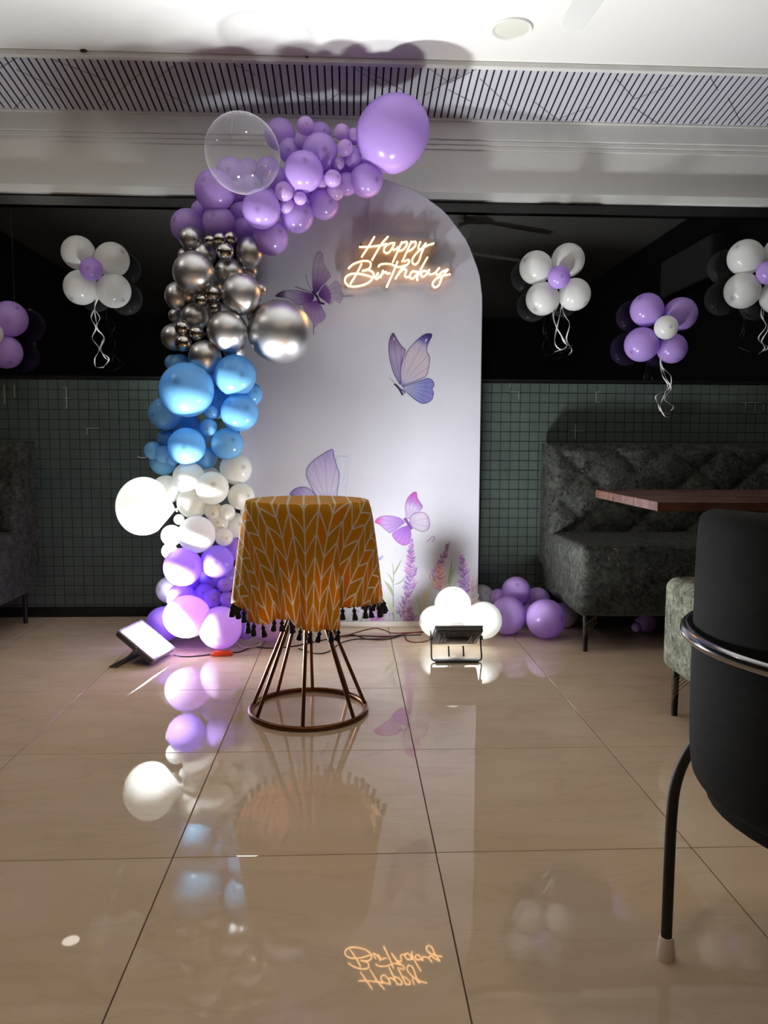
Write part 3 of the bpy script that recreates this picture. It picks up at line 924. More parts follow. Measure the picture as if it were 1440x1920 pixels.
for word, part in (('Happy', STROKES[:10]), ('Birthday', STROKES[10:])):
    mb = MB()
    for s in part:
        P = [at(*q, SY) for q in cr(oN, sN, s)]
        mb.tube(spline(P, 5), .0036, 8)
    o = mb.build('letter_tube', M_NEON, sign, angle=180)
    o.matrix_parent_inverse = inv
    o['label'] = 'glowing word ' + word
hull = [(196, 190), (380, 50), (620, 50), (720, 110), (1180, 120), (1190, 210), (1100, 300), (1140, 420), (1230, 420), (1385, 480), (1385, 580), (1260, 640), (1190, 750), (1080, 740), (1060, 660), (640, 660), (590, 750), (510, 750), (460, 690), (200, 745), (40, 730), (-5, 640), (20, 480), (190, 380)]
H = [at(*q, SY + .012) for q in cr(oN, sN, hull)]
H = spline(H, 4, True)
m_ = len(H)
vs = H + [h + Vector((0, .004, 0)) for h in H]
fs = [tuple(range(m_)), tuple(range(2 * m_ - 1, m_ - 1, -1))] + [(i, (i + 1) % m_, (i + 1) % m_ + m_, i + m_) for i in range(m_)]
o = mesh_obj('acrylic_plate', vs, fs, M_ACR, sign, smooth=False); o.matrix_parent_inverse = inv
M_STUD = simple('steel_stud', (150, 150, 150), .3, 1.0)
for q in ((1160, 160), (60, 700), (1350, 530), (240, 170)):
    p = at(*cr(oN, sN, [q])[0], SY + .016)
    o = MB().tube([p, (p.x, BY - .0015, p.z)], .004, 10).build('standoff', M_STUD, sign); o.matrix_parent_inverse = inv
for a, b in (((695, 372), (693, 446)), ((798, 392), (800, 452))):
    pa, pb = at(*a, BY - .003), at(*b, SY + .014)
    o = MB().tube([pa, pb], .0009, 6).build('hanging_wire', M_ACR if False else M_STUD, sign); o.matrix_parent_inverse = inv

# ------------------------------------------------------------------ balloons
LIL = latex('lilac_latex', (206, 172, 242))
DEEP = latex('deep_lilac_latex', (180, 146, 242))
PALE = latex('pale_lilac_latex', (220, 188, 242))
BLUE = latex('sky_blue_latex', (136, 204, 248))
WHITE = latex('white_latex', (246, 247, 243))
GREYW = latex('shaded_white_latex', (214, 212, 222))  # copy of the white latex with shade put into its colour
def chrome(name, col, rough):
    k = NT(name)
    c = lin(col)
    f = k.noise(1.5, 2)
    k.l(k.ramp(f, [(.3, tuple(v * .93 for v in c)), (.7, c)]), k.b.inputs['Base Color'])
    k.b.inputs['Metallic'].default_value = 1.0
    k.b.inputs['Roughness'].default_value = rough
    return k.m
CHR = chrome('satin_chrome_latex', (206, 205, 205), .36)
CHS = chrome('bright_chrome_latex', (190, 186, 180), .2)
def mat_bubble():
    k = NT('clear_bubble_film')
    tr = k.n('ShaderNodeBsdfTransparent')
    tr.inputs[0].default_value = (.97, .97, .97, 1)
    gl = k.n('ShaderNodeBsdfGlossy', i_Roughness=.03)
    lw = k.n('ShaderNodeLayerWeight', i_Blend=.5)
    df = k.n('ShaderNodeBsdfDiffuse')
    df.inputs[0].default_value = (.85, .82, .9, 1)
    m1 = k.n('ShaderNodeMixShader', i_0=.6)
    k.l(gl.outputs[0], m1.inputs[1]); k.l(df.outputs[0], m1.inputs[2])
    mx = k.n('ShaderNodeMixShader')
    k.l(k.math('ADD', k.math('MULTIPLY', k.math('POWER', lw.outputs['Facing'], 5.0), .7), .075), mx.inputs[0]); k.l(tr.outputs[0], mx.inputs[1]); k.l(m1.outputs[0], mx.inputs[2])
    k.l(mx.outputs[0], k.out.inputs[0])
    return k.m
BUB = mat_bubble()

def balloon_mesh(name, mat, seg=28, egg=1.0):
    prof = [(0.0, 1.0)]
    N = 16
    for i in range(1, N + 1):
        a = math.radians(128) * i / N
        prof.append((math.sin(a), math.cos(a)))
    r1, z1 = prof[-1]
    for t in (.25, .5, .72, .88, 1.0):
        z = z1 - t * .52 * egg
        r = r1 * (1 - t) ** .85 * (1 - .12 * t) + .045 * t
        prof.append((r, z))
    zz = prof[-1][1]
    prof += [(.035, zz - .03), (.05, zz - .06), (.085, zz - .10), (.075, zz - .12), (0, zz - .115)]
    mb = MB().lathe(list(reversed(prof)), seg)
    me = bpy.data.meshes.new(name)
    me.from_pydata(mb.v, [], mb.f)
    me.materials.append(mat)
    me.polygons.foreach_set('use_smooth', [True] * len(me.polygons))
    return me
BM = {k: balloon_mesh('balloon_' + k, m) for k, m in dict(L=LIL, D=DEEP, P=PALE, B=BLUE, W=WHITE, C=CHR, S=CHS, G=GREYW).items()}
def balloon(name, px, py, r, Y, key, tip=None, parent=None, inv=None, ry=None, spin=None):
    """round balloon whose outline is r pixels wide at (px, py); tip = direction the far end points to"""
    c = at(px, py, Y)
    R = r * depth(c) / FPX
    o = link(name, BM[key], parent)
    if tip is None:
        tip = (random.uniform(-.45, .45), -1, random.uniform(-.4, .4))
    q = orient(tip)
    e = (ry / r) if ry else 1.0
    sc = Matrix.Diagonal((R, R, R, 1))
    o.matrix_basis = Matrix.Translation(c) @ q.to_matrix().to_4x4() @ sc
    if e != 1.0:
        o.matrix_basis = Matrix.Translation(c) @ Matrix.Diagonal((1, 1, e, 1)) @ q.to_matrix().to_4x4() @ sc
        o.matrix_basis = Matrix.Translation(c) @ q.to_matrix().to_4x4() @ Matrix.Diagonal((R, R, R, 1))
        o.scale = (R, R * e, R) if abs(Vector(tip).normalized().y) > .6 else (R, R, R * e)
    if inv is not None:
        o.matrix_parent_inverse = inv
    return o

gar = thing('balloon_garland', (-.62, 3.6, 0), 'organic balloon garland, lilac, chrome, blue, white and purple, climbing the arch', 'balloon garland')
ginv = Matrix.Translation(-Vector(gar.location))
GAR = []
def G(key, rows):
    for row in rows:
        px, py, r, lay = row[:4]
        ex = row[4] if len(row) > 4 else {}
        GAR.append((key, px, py, r, lay, ex))
# layer 0 stands out to the front, larger numbers lie deeper
G('L', [(735, 252, 66, 1.0, dict(tip=(.75, -.15, .75), ry=74, label='largest lilac balloon at the top right end')),
        (525, 252, 29, 2.6), (545, 283, 23, 2.0), (515, 337, 25, 2.4), (378, 396, 20, 2.6), (453, 402, 23, 2.5), (457, 434, 25, 2.3), (352, 424, 32, 2.0),
        (432, 322, 27, 2.2), (440, 352, 26, 2.5), (470, 350, 24, 2.6), (465, 325, 26, 2.8), (503, 318, 23, 2.2), (600, 284, 33, .8), (569, 322, 37, 0.1, dict(tip=(.15, -1, .28))), (490, 392, 36, .1, dict(tip=(-.1, -1, -.3))),
        (403, 357, 38, .7, dict(tip=(-.5, -1, .3))), (410, 416, 30, 1.1, dict(tip=(-.2, -1, .2))), (508, 445, 33, 1.2), (557, 405, 31, 1.1), (607, 383, 28, 1.3),
        (687, 338, 31, 1.3), (650, 345, 21, 1.5), (600, 250, 20, 2.4), (664, 296, 19, 1.1), (688, 305, 30, 2.6), (640, 320, 24, 2.4), (580, 370, 28, 2.5), (620, 320, 26, 2.5)])
G('P', [(573, 236, 17, 1.0), (567, 262, 15, 1.4), (641, 248, 15, .8), (664, 256, 15, 1.0), (647, 277, 15, .5), (624, 335, 16, .3), (605, 342, 13, .8), (629, 358, 17, .8),
        (533, 359, 18, .1), (563, 372, 12, .1), (539, 387, 15, .5), (634, 306, 12, .9)])
G('C', [(358, 447, 22, 1.2), (468, 473, 25, 1.2, dict(ry=29)), (383, 478, 22, 1.4), (363, 511, 39, .2), (346, 478, 13, 2.2), (429, 511, 27, 1.3), (453, 552, 37, .2, dict(ry=39)),
        (484, 545, 17, 1.9), (331, 555, 22, 1.0, dict(ry=26)), (352, 552, 20, 1.3), (365, 594, 26, 1.1), (331, 592, 15, 2.2), (327, 632, 25, 1.2), (426, 621, 38, .1), (384, 669, 31, .3),
        (525, 622, 59, .9, dict(tip=(.8, -.55, -.15), ry=63, label='largest chrome balloon at the right of the silver stretch')), (484, 592, 21, 2.0), (440, 655, 22, 2.0), (467, 509, 16, 2.3), (405, 590, 24, 2.3), (395, 540, 24, 2.3)])
G('S', [(394, 451, 11, .6), (412, 448, 12.5, .3), (432, 446, 12.5, .6), (422, 472, 17, .3), (399, 551, 16, .3), (377, 563, 12.5, .2), (403, 578, 13, .6), (342, 615, 14.5, .2), (368.5, 625, 14, .2), (344, 643, 16, .2)])
G('B', [(350, 731, 51, .1, dict(tip=(-.2, -1, .25))), (441, 704, 39, .7), (469, 739, 23, 1.9), (449, 774, 35, .8, dict(tip=(.6, -1, .3))), (310, 775, 31, 1.0), (396, 773, 13, .6), (391, 801, 16, .5),
        (350, 837, 35, .1, dict(tip=(.05, -1, -.05))), (426, 832, 30, .8), (385, 858, 22, 1.3), (306, 866, 25, 1.5), (287, 845, 17, 1.0, dict(tip=(-.8, -.5, -.2))), (307, 852, 16, .7), (323, 860, 13, .7),
        (312, 823, 18, 1.7), (324, 680, 15, 2.0), (338, 686, 22, 1.6), (408, 757, 28, 2.0), (346, 795, 27, 1.9), (400, 700, 26, 2.2), (372, 815, 24, 2.1)])
G('W', [(269, 949, 55, .5, dict(tip=(-1, -.12, .12), ry=50, label='largest white balloon lying sideways at the left')), (312, 918, 27, 1.8), (354, 896, 30, 1.0), (398, 915, 31, .6), (442, 879, 30, 1.2), (452, 931, 25, 1.5),
        (362, 942, 30, 1.1), (400, 958, 17, .8), (425, 961, 16, .8), (408, 980, 20, 1.0), (369, 1002, 35, .1), (322, 1004, 20, .8), (420, 1007, 17, .5), (318, 1033, 15, 1.6), (336, 974, 10, .3), (440, 985, 24, 2.0), (390, 900, 26, 2.1)])
G('D', [(343, 1063, 36, .2), (407, 1053, 31, .6), (393, 1083, 20, 1.5), (440, 1030, 21, 1.7), (422, 1096, 15, .4), (426, 1123, 14, .3), (399, 1121, 18, .6), (384, 1112, 19, 1.0), (340, 1121, 27, .9),
        (307, 1170, 33, 1.3), (460, 1176, 23, 1.2), (375, 1140, 28, 2.0), (440, 1140, 26, 1.8), (356, 1090, 26, 2.0), (420, 1080, 26, 2.0)])
G('P', [(351, 1156, 44, .1, dict(ry=40, tip=(-.6, -.8, .1))), (413, 1177, 40, 0, dict(tip=(.0, -1, -.35))), (507, 1160, 43, 1.4)])
G('G', [(318, 1106, 25, 2.2)])
for key, px, py, r, lay, ex in GAR:
    if py > 1020: Yc = 3.46
    elif py > 880: Yc = 3.50
    elif py > 680: Yc = 3.55
    elif py > 470: Yc = 3.58
    else: Yc = 3.58
    if py > 880 and r > 38 and lay < 1: Yc = 3.44
    Y = Yc - .02 + lay * .085
    Rr = r * Y / FPX
    if px > 470 and py < 1100 and py > 350:
        Y = min(Y, BY - Rr - .004) if not key in 'C' else min(Y, BY - Rr - .004)
    elif px > 440:
        Y = min(Y, BY - Rr * .9)
    else:
        Y = min(Y, WALL - .02 - Rr)
    tip = ex.get('tip')
    if tip is None:
        cxm = {True: 385}.get(py > 480, 560 if py < 400 and px > 480 else 420)
        tip = (max(-.8, min(.8, (px - cxm) / 90)) + random.uniform(-.15, .15), -1, random.uniform(-.3, .3))
    o = balloon('balloon', px, py, r, Y, key, tip, gar, ginv, ex.get('ry'))
    if ex.get('label'): o['label'] = ex['label']
    # nothing sinks below the floor
    if o.matrix_basis.translation.z - Rr < .004:
        o.location.z += .004 - (o.matrix_basis.translation.z - Rr)
# clear bubble
bc = at(455, 288, 3.47)
bR = 69 * depth(bc) / FPX
prof = [(bR * math.sin(math.pi * i / 32), bR * 1.05 * math.cos(math.pi * i / 32)) for i in range(30)] + [(bR * .12, -bR * 1.08), (bR * .05, -bR * 1.2), (0, -bR * 1.2)]
prof[0] = (0, prof[0][1])
mb = MB()
b0 = MB().lathe(list(reversed(prof)), 40)
# gathered film: shallow pleats near both ends
vs = []
for v in b0.v:
    a = math.atan2(v[1], v[0]); k = abs(v[2]) / bR
    s = 1 + .012 * math.sin(a * 20) * max(0, k - .55)
    vs.append((v[0] * s, v[1] * s, v[2]))
bub = mesh_obj('bubble_balloon', vs, b0.f, BUB, gar, angle=180)
bub.matrix_basis = Matrix.Translation(bc) @ orient((-.45, -.5, .75)).to_matrix().to_4x4()
bub.matrix_parent_inverse = ginv
bub['label'] = 'large clear see-through bubble balloon'
seam = MB().tube([bc + Vector((-bR * .18, -bR * .92, -bR * .2)), bc + Vector((-bR * .17, -bR * .95, .02)), bc + Vector((-bR * .14, -bR * .80, bR * .58))], .0012, 6).build('seam', BUB, gar)
seam.matrix_parent_inverse = ginv
# white string ends at the bottom of the garland
M_STR = simple('white_string', (225, 222, 218), .6)
o = MB().tube(spline([at(440, 1200, 3.5), at(452, 1212, 3.47), at(470, 1214, 3.46), at(486, 1209, 3.47), at(489, 1200, 3.5)], 5), .0012, 6).build('string', M_STR, gar)
o.matrix_parent_inverse = ginv
o = MB().tube([at(287, 849, 3.6), at(272, 858, 3.62), at(264, 858, 3.63), at(258, 856, 3.64)], .0012, 6).build('string', M_STR, gar)
o.matrix_parent_inverse = ginv

# loose balloons on the floor
def loose(px, py, r, key, label, Yoff=0.0, group=None, tip=None, Y=None, ry=None):
    if Y is None:
        Y = 3.6
        for _ in range(8):      # rest it on the floor
            c_ = at(px, py, Y); Rr_ = r * depth(c_) / FPX
            Y *= 1 + (c_.z - Rr_ * (ry / r if ry else 1)) * .25
        Y += Yoff
    o = balloon('balloon', px, py, r, Y, key, tip, None, None, ry)
    return tag(o, label, 'balloon', group)
NEAR = 'white balloons in front of the right floodlight'
loose(849, 1134, 34, 'W', 'white balloon on top of the white heap behind the right floodlight', group=NEAR, tip=(.1, -.4, 1), Y=3.49)
loose(817, 1165, 30, 'W', 'white balloon at the left of the heap behind the right floodlight', group=NEAR, tip=(-1, -.3, .1), Y=3.61, ry=31)
loose(906, 1163, 35, 'W', 'white balloon at the right of the heap behind the right floodlight', group=NEAR, tip=(1, -.3, .1), Y=3.56)
LG = 'loose lilac balloons beside the tufted sofa'
loose(1023, 1160, 37, 'L', 'lilac balloon on the floor nearest the sofa leg', group=LG, tip=(.7, -.8, .2))
loose(952, 1154, 34, 'L', 'lilac balloon touching the white heap behind the floodlight', group=LG, tip=(-.6, -.8, .3), ry=36)
loose(968, 1108, 27, 'L', 'lilac balloon on top of the pile by the sofa', group=LG, tip=(-.1, -.8, .6), Y=3.85)
loose(1008, 1124, 23, 'L', 'lilac balloon at the back right of the pile by the sofa', group=LG, tip=(.4, -.6, .4), Y=3.93)
loose(934, 1120, 16, 'L', 'small lilac balloon peeking from the back left of the pile', group=LG, tip=(-.4, -.6, .6), Y=3.93)
loose(990, 1152, 20, 'L', 'lilac balloon low in the middle of the pile by the sofa', group=LG, tip=(.2, -.8, .3), Y=3.84)
loose(903, 1120, 24, 'G', 'greyish white balloon behind the right edge of the arch', tip=(.2, -.8, .5), Y=4.04)
loose(1058, 1153, 24, 'G', 'greyish white balloon in the shade under the sofa end', tip=(.5, -.8, .2), Y=3.86)
loose(1212, 1168, 18, 'L', 'small lilac balloon lying in the dark under the sofa', tip=(.9, -.5, -.2), Yoff=0)
loose(1193, 1176, 9, 'L', 'tiny lilac balloon beside another under the sofa', tip=(-.6, -.7, -.1), Yoff=-.1)

# balloon flowers stuck on the dark window
M_RIB = simple('white_curling_ribbon', (228, 228, 226), .35)
def flower(label, petals, centre, kp, kc, ribbon, cat='balloon flower'):
    cxy = centre
    Yf = WALL - .015
    ctr = at(cxy[0], cxy[1], WALL - .12)
    t = thing('balloon_flower', ctr, label, cat, 'balloon flowers on the dark window')
    iv = Matrix.Translation(-ctr)
    for (px, py, r) in petals:
        Rr = r * Yf / FPX
        tip = (px - cxy[0], -26, -(py - cxy[1]))
        balloon('petal_balloon', px, py, r, Yf - Rr - .01, kp, tip, t, iv)
    balloon('centre_balloon', cxy[0], cxy[1], cxy[2], WALL - .21, kc, (0, -1, -.1), t, iv)
    for strand in ribbon:
        P = []
        for i, q in enumerate(strand):
            P.append(at(q[0], q[1], WALL - .12 + .022 * math.sin(i * 1.9)))
        mb = MB()
        C = spline(P, 6)
        # flat ribbon: two-sided strip with a little thickness
        wv = .0034
        vs, fs = [], []
        for i, p in enumerate(C):
            a = i * .35
            dx = Vector((math.cos(a) * .8 + .2, math.sin(a), .15)).normalized() * wv / 1.0
            nn = Vector((-dx.y, dx.x, 0)).normalized() * .0004
            vs += [p - dx - nn, p + dx - nn, p + dx + nn, p - dx + nn]
        for i in range(len(C) - 1):
            o_ = i * 4
            for k in range(4):
                k2 = (k + 1) % 4
                fs.append((o_ + k, o_ + k2, o_ + 4 + k2, o_ + 4 + k))
        fs += [(0, 3, 2, 1), tuple(len(vs) - 4 + k for k in range(4))]
        o = mesh_obj('ribbon', vs, fs, M_RIB, t, angle=60)
        o.matrix_parent_inverse = iv
    return t
flower('white balloon flower with lilac middle on the left window pane, whole in view',
       [(147, 474, 31), (210, 487, 32), (152, 539, 32), (213, 545, 32)], (171, 505, 21), 'W', 'L',
       [[(182, 552), (178, 576), (171, 596), (180, 615), (173, 634), (186, 654), (178, 672), (180, 688), (195, 688)],
        [(185, 556), (178, 578), (187, 596), (181, 614), (196, 634), (187, 656), (204, 672), (196, 686), (190, 690)],
        [(184, 552), (177, 575), (180, 600), (183, 618), (194, 632), (189, 652), (195, 668), (203, 676)]])
flower('white balloon flower with lilac middle between the arch and the purple flower',
       [(1005, 502, 31), (1065, 488, 31), (1017, 560, 31), (1077, 552, 30)], (1048, 520, 21), 'W', 'L',
       [[(1044, 566), (1037, 586), (1042, 612), (1056, 634), (1062, 650), (1040, 660)], [(1052, 566), (1058, 590), (1068, 608), (1062, 636), (1072, 656), (1066, 666)],
        [(1048, 566), (1038, 596), (1049, 622), (1060, 644), (1074, 648)], [(1055, 566), (1048, 598), (1040, 640), (1052, 656), (1068, 652)]])
flower('purple balloon flower with white middle, lowest on the right window',
       [(1213, 581, 31), (1276, 589, 31), (1203, 646, 32), (1260, 653, 28)], (1249, 614, 22), 'L', 'W',
       [[(1240, 640), (1238, 676), (1242, 704), (1252, 722), (1245, 742), (1238, 762), (1246, 780), (1256, 782)],
        [(1241, 640), (1240, 684), (1258, 706), (1253, 730), (1230, 742), (1234, 758), (1240, 772), (1258, 776)],
        [(1240, 640), (1240, 680), (1248, 708), (1258, 728), (1246, 748), (1262, 762), (1258, 770)]])
flower('white balloon flower with lilac middle, cut by the right edge of the photo',
       [(1398, 483, 33), (1464, 476, 32), (1392, 545, 33), (1458, 556, 32)], (1441, 511, 22), 'W', 'L',
       [[(1432, 560), (1427, 590), (1436, 612), (1422, 634), (1434, 652), (1422, 664)], [(1440, 560), (1430, 594), (1440, 616), (1428, 640), (1440, 652), (1424, 662)]])
flower('purple balloon flower cut by the left edge of the photo',
       [(18, 598, 33), (-45, 590, 31), (10, 660, 31), (-48, 652, 31)], (-16, 626, 21), 'L', 'W',
       [[(-16, 672), (-22, 700), (-12, 726), (-20, 760)], [(-14, 672), (-8, 704), (-18, 730), (-10, 765)]])

# ------------------------------------------------------------------ round table with yellow cloth
TC = Vector((-.143, 2.66, 0))
TZ = .742
M_COPPER = simple('copper_brown_metal', (112, 70, 40), .35, 0.85, var=.06)
tab = thing('side_table', TC, 'small round table with a flared copper wire base under the yellow cloth', 'table')
MB().lathe([(0, -.018), (.2, -.018), (.205, -.012), (.205, -.003), (.2, 0), (0, 0)], 48, Matrix.Translation((0, 0, TZ - .004))).build('tabletop', simple('brown_table_board', (96, 70, 48), .5), tab)
ring = [(.203 * math.cos(2 * math.pi * i / 64), .203 * math.sin(2 * math.pi * i / 64), .009) for i in range(64)]
MB().tube(ring, .0088, 10, closed=True).build('base_ring', M_COPPER, tab)
ring = [(.17 * math.cos(2 * math.pi * i / 48), .17 * math.sin(2 * math.pi * i / 48), TZ - .03) for i in range(48)]
MB().tube(ring, .007, 10, closed=True).build('top_ring', M_COPPER, tab)
for k, (bx, by) in enumerate([(473, 1326), (492.5, 1351), (570, 1363), (651, 1351), (682, 1326), (658, 1304), (587, 1293), (517, 1304)]):
    p = onz(bx, by) - TC
    a = math.atan2(p.y, p.x)
    cs, sn = math.cos(a), math.sin(a)
    P = [(.2 * cs, .2 * sn, .012), (.052 * cs, .052 * sn, .375), (.05 * cs, .05 * sn, .40), (.17 * cs, .17 * sn, TZ - .03)]
    MB().tube([P[0], P[1], P[2], P[3]], .0066, 10).build('leg', M_COPPER, tab)

def mat_tablecloth():
    k = NT('mustard_herringbone_cloth')
    uv = k.n('ShaderNodeUVMap', uv_map='flat').outputs[0]
    sx = k.n('ShaderNodeSeparateXYZ')
    k.l(uv, sx.inputs[0])
    u = k.math('DIVIDE', k.math('ADD', sx.outputs[0], .014), .102)
    fu = k.math('FRACT', k.math('ADD', u, 100.0))
    tri = k.math('ABSOLUTE', k.math('SUBTRACT', fu, .5))            # 0.5 at the seam, 0 at the stem
    v = k.math('DIVIDE', sx.outputs[1], .074)
    vv = k.math('ADD', v, k.math('MULTIPLY', tri, 2.0))
    fv = k.math('FRACT', k.math('ADD', vv, 100.0))
    dv = k.math('SUBTRACT', .5, k.math('ABSOLUTE', k.math('SUBTRACT', fv, .5)))
    l1 = k.math('LESS_THAN', dv, .066)
    l2 = k.math('LESS_THAN', tri, .036)
    l3 = k.math('GREATER_THAN', tri, .466)
    line = k.math('MAXIMUM', k.math('MAXIMUM', l1, l2), l3)
    cell = k.n('ShaderNodeCombineXYZ')
    k.l(k.math('FLOOR', k.math('MULTIPLY', u, 2.0)), cell.inputs[0]); k.l(k.math('FLOOR', vv), cell.inputs[1])
    wn = k.n('ShaderNodeTexWhiteNoise', noise_dimensions='2D')
    k.l(cell.outputs[0], wn.inputs['Vector'])
    fill = k.ramp(wn.outputs['Value'], [(0, lin((226, 142, 10))), (.45, lin((216, 150, 16))), (1, lin((202, 150, 28)))])
    mx = k.n('ShaderNodeMix', data_type='RGBA')
    k.l(line, mx.inputs[0]); k.l(fill, mx.inputs[6]); mx.inputs[7].default_value = lin((230, 220, 204)) + (1,)
    k.l(mx.outputs[2], k.b.inputs['Base Color'])
    k.b.inputs['Roughness'].default_value = .8
    k.b.inputs['Specular IOR Level'].default_value = .2
    wv = k.n('ShaderNodeTexWave', i_Scale=240.0)
    k.l(uv, wv.inputs['Vector'])
    k.bump(wv.outputs['Fac'], .08, .001)
    tr = k.n('ShaderNodeBsdfTranslucent')
    k.l(mx.outputs[2], tr.inputs[0])
    ms = k.n('ShaderNodeMixShader', i_0=.28)
    k.l(k.b.outputs[0], ms.inputs[1]); k.l(tr.outputs[0], ms.inputs[2]); k.l(ms.outputs[0], k.out.inputs[0])
    return k.m
M_TC = mat_tablecloth()
NA, RT = 220, .2105
def drop(a):
    """cloth hang by angle: lowest in front, higher at the sides; a = 0 faces the camera, positive to the right"""
    pts = [(-180, .40), (-120, .36), (-75, .345), (-60, .352), (-54, .385), (-34, .388), (-28, .368), (-14, .366), (-10, .398), (10, .405), (26, .402), (29, .340), (50, .338), (75, .345), (120, .37), (180, .40)]
    return float(np.interp(a, [p[0] for p in pts], [p[1] for p in pts]))
def fold(a):
    """how far the hem stands out, by angle"""
    r = math.radians(a)
    pts = [(-180, .03), (-130, .04), (-95, .040), (-80, .046), (-66, .040), (-58, .018), (-50, .036), (-40, .028), (-30, .006), (-22, .016), (-14, .012), (-9, -.014), (-3, .014), (6, .018), (12, -.004), (19, .020), (26, .016), (30, -.016), (36, .004), (50, .032), (68, .046), (88, .044), (105, .03), (130, .04), (180, .03)]
    return float(np.interp(a, [p[0] for p in pts], [p[1] for p in pts])) + .004 * math.sin(r * 17)
tc = thing('tablecloth', TC + Vector((0, 0, TZ)), 'mustard cloth with white leaf lines and black tassels over the round table', 'tablecloth')
vs, uvs = [], []
rows = []
NR = 5
cam_az = math.atan2(-TC.y, -TC.x)            # direction from the table to the camera
def dirv(a):
    t = cam_az + math.radians(a)
    return math.cos(t), math.sin(t)
ND = 16
prof = []
for i in range(NA):
    a = -180 + 360 * i / NA
    c_, s_ = dirv(a)
    # flat pattern axes: u to the camera's right, v away from the camera
    ua, va = math.sin(math.radians(a)), -math.cos(math.radians(a))
    col_ = []
    for k in range(1, NR + 1):
        r = (RT - .008) * k / NR
        col_.append((c_ * r, s_ * r, .002, r))
    dl, fo = drop(a), fold(a)
    for k in range(ND + 1):
        t = k / ND
        rr = RT + fo * t ** .85 + .004 * math.sin(min(1, t * 6) * math.pi / 2)
        z = -.004 - (dl - .004) * t
        if k == 0: rr, z = RT - .001, -.0005
        col_.append((c_ * rr, s_ * rr, z, RT + dl * t))
    prof.append((col_, ua, va))
vs.append((0, 0, .002)); uvs.append((0, 0))
K = NR + ND + 1
for col_, ua, va in prof:
    for (x, y, z, r) in col_:
        vs.append((x, y, z)); uvs.append((ua * r, va * r))
fs = []
for i in range(NA):
    j = (i + 1) % NA
    fs.append((0, 1 + i * K, 1 + j * K))
    for k in range(K - 1):
        fs.append((1 + i * K + k, 1 + i * K + k + 1, 1 + j * K + k + 1, 1 + j * K + k))
o = mesh_obj('cloth', vs, fs, M_TC, tc, angle=180)
ul = o.data.uv_layers.new(name='flat')
ul.data.foreach_set('uv', np.array([uvs[l.vertex_index] for l in o.data.loops], np.float32).ravel())
sm = o.modifiers.new('thickness', 'SOLIDIFY'); sm.thickness = .0012; sm.offset = -1
M_TAS = simple('black_tassel_thread', (14, 12, 22), .85)
tm = MB().lathe([(0, 0), (.0022, -.001), (.0025, -.006), (.0058, -.009), (.0065, -.013), (.0042, -.017), (.0062, -.022), (.0088, -.034), (.0078, -.037), (0, -.035)], 10)
tas_me = bpy.data.meshes.new('tassel'); tas_me.from_pydata(tm.v, [], tm.f); tas_me.materials.append(M_TAS)
tas_me.polygons.foreach_set('use_smooth', [True] * len(tas_me.polygons))
for k in range(46):
    i = int((k + .3) * NA / 46) % NA
    x, y, z, _ = prof[i][0][-1]
    q = link('tassel', tas_me, tc, (x, y, z + .002))
    q.rotation_euler = (random.uniform(-.25, .25), random.uniform(-.25, .25), 0)
    q.scale = (1.2, 1.2, random.uniform(1.05, 1.3))

# ------------------------------------------------------------------ cables
M_RED = simple('dark_red_cable', (96, 34, 34), .45)
M_ORG = simple('red_orange_plastic', (206, 64, 22), .4)
def cable(name, pts, r, mat, label, wob=0.0):
    P = [onz(a, b, r + (h if h else 0)) for a, b, h in pts]
    return tag(MB().tube(spline(P, 7), r, 8).build(name, mat, angle=180), label, 'cable', 'cables on the floor')
cable('cable', [(326, 1228, .004), (350, 1231, 0), (380, 1229, 0), (402, 1226, 0)], .003, M_WIRE, 'black cable from the left floodlight to the red connector')
cable('cable', [(430, 1224, 0), (450, 1222, 0), (474, 1213, 0), (500, 1215, 0), (530, 1214, 0), (570, 1208, 0), (620, 1197, 0), (660, 1192, 0), (720, 1193, 0), (790, 1190, 0)], .003, M_WIRE, 'black cable running from the red connector along the arch')
cable('cable', [(560, 1216, 0), (590, 1225, 0), (615, 1222, 0), (640, 1205, 0), (672, 1198, 0), (720, 1199, 0), (760, 1190, 0)], .0028, M_WIRE, 'thin black cable looping forward under the table')
cable('cable', [(615, 1189, 0), (640, 1193, 0), (668, 1186, .015), (690, 1180, .03), (706, 1178, .03), (722, 1182, .02), (736, 1187, .006), (770, 1186, 0), (800, 1186, 0)], .003, M_RED, 'dark red cable humped in front of the arch')
cable('cable', [(622, 1196, 0), (660, 1190, 0), (690, 1198, 0), (730, 1194, 0), (768, 1187, 0), (795, 1184, 0)], .003, M_RED, 'dark red cable lying flat before the arch')
cable('cable', [(760, 1190, 0), (762, 1199, 0), (775, 1204, 0), (795, 1203, 0), (812, 1197, .01)], .003, M_RED, 'red cable curling to the right floodlight')
p = onz(416, 1230, 0)
cn = thing('cable_connector', p, 'red orange plug connector on the floor under a lilac balloon', 'connector', rz=.05)
MB().box(-.036, .036, -.012, .012, 0.0005, .024, .004, 2).build('body', M_ORG, cn)
for s in (-1, 1):
    MB().lathe([(0, 0), (.009, 0), (.008, .010), (.0045, .014), (0, .014)], 12, Matrix.Translation((s * .034, 0, .009)) @ Matrix.Rotation(s * math.pi / 2, 4, 'Y')).build('gland', M_ORG, cn)
    for q in (-.015, .015):
        MB().lathe([(0, .002), (.004, .002), (.004, 0), (0, 0)], 10, Matrix.Translation((q, s * .004, .0235))).build('screw', M_STUD, cn) if s > 0 else None

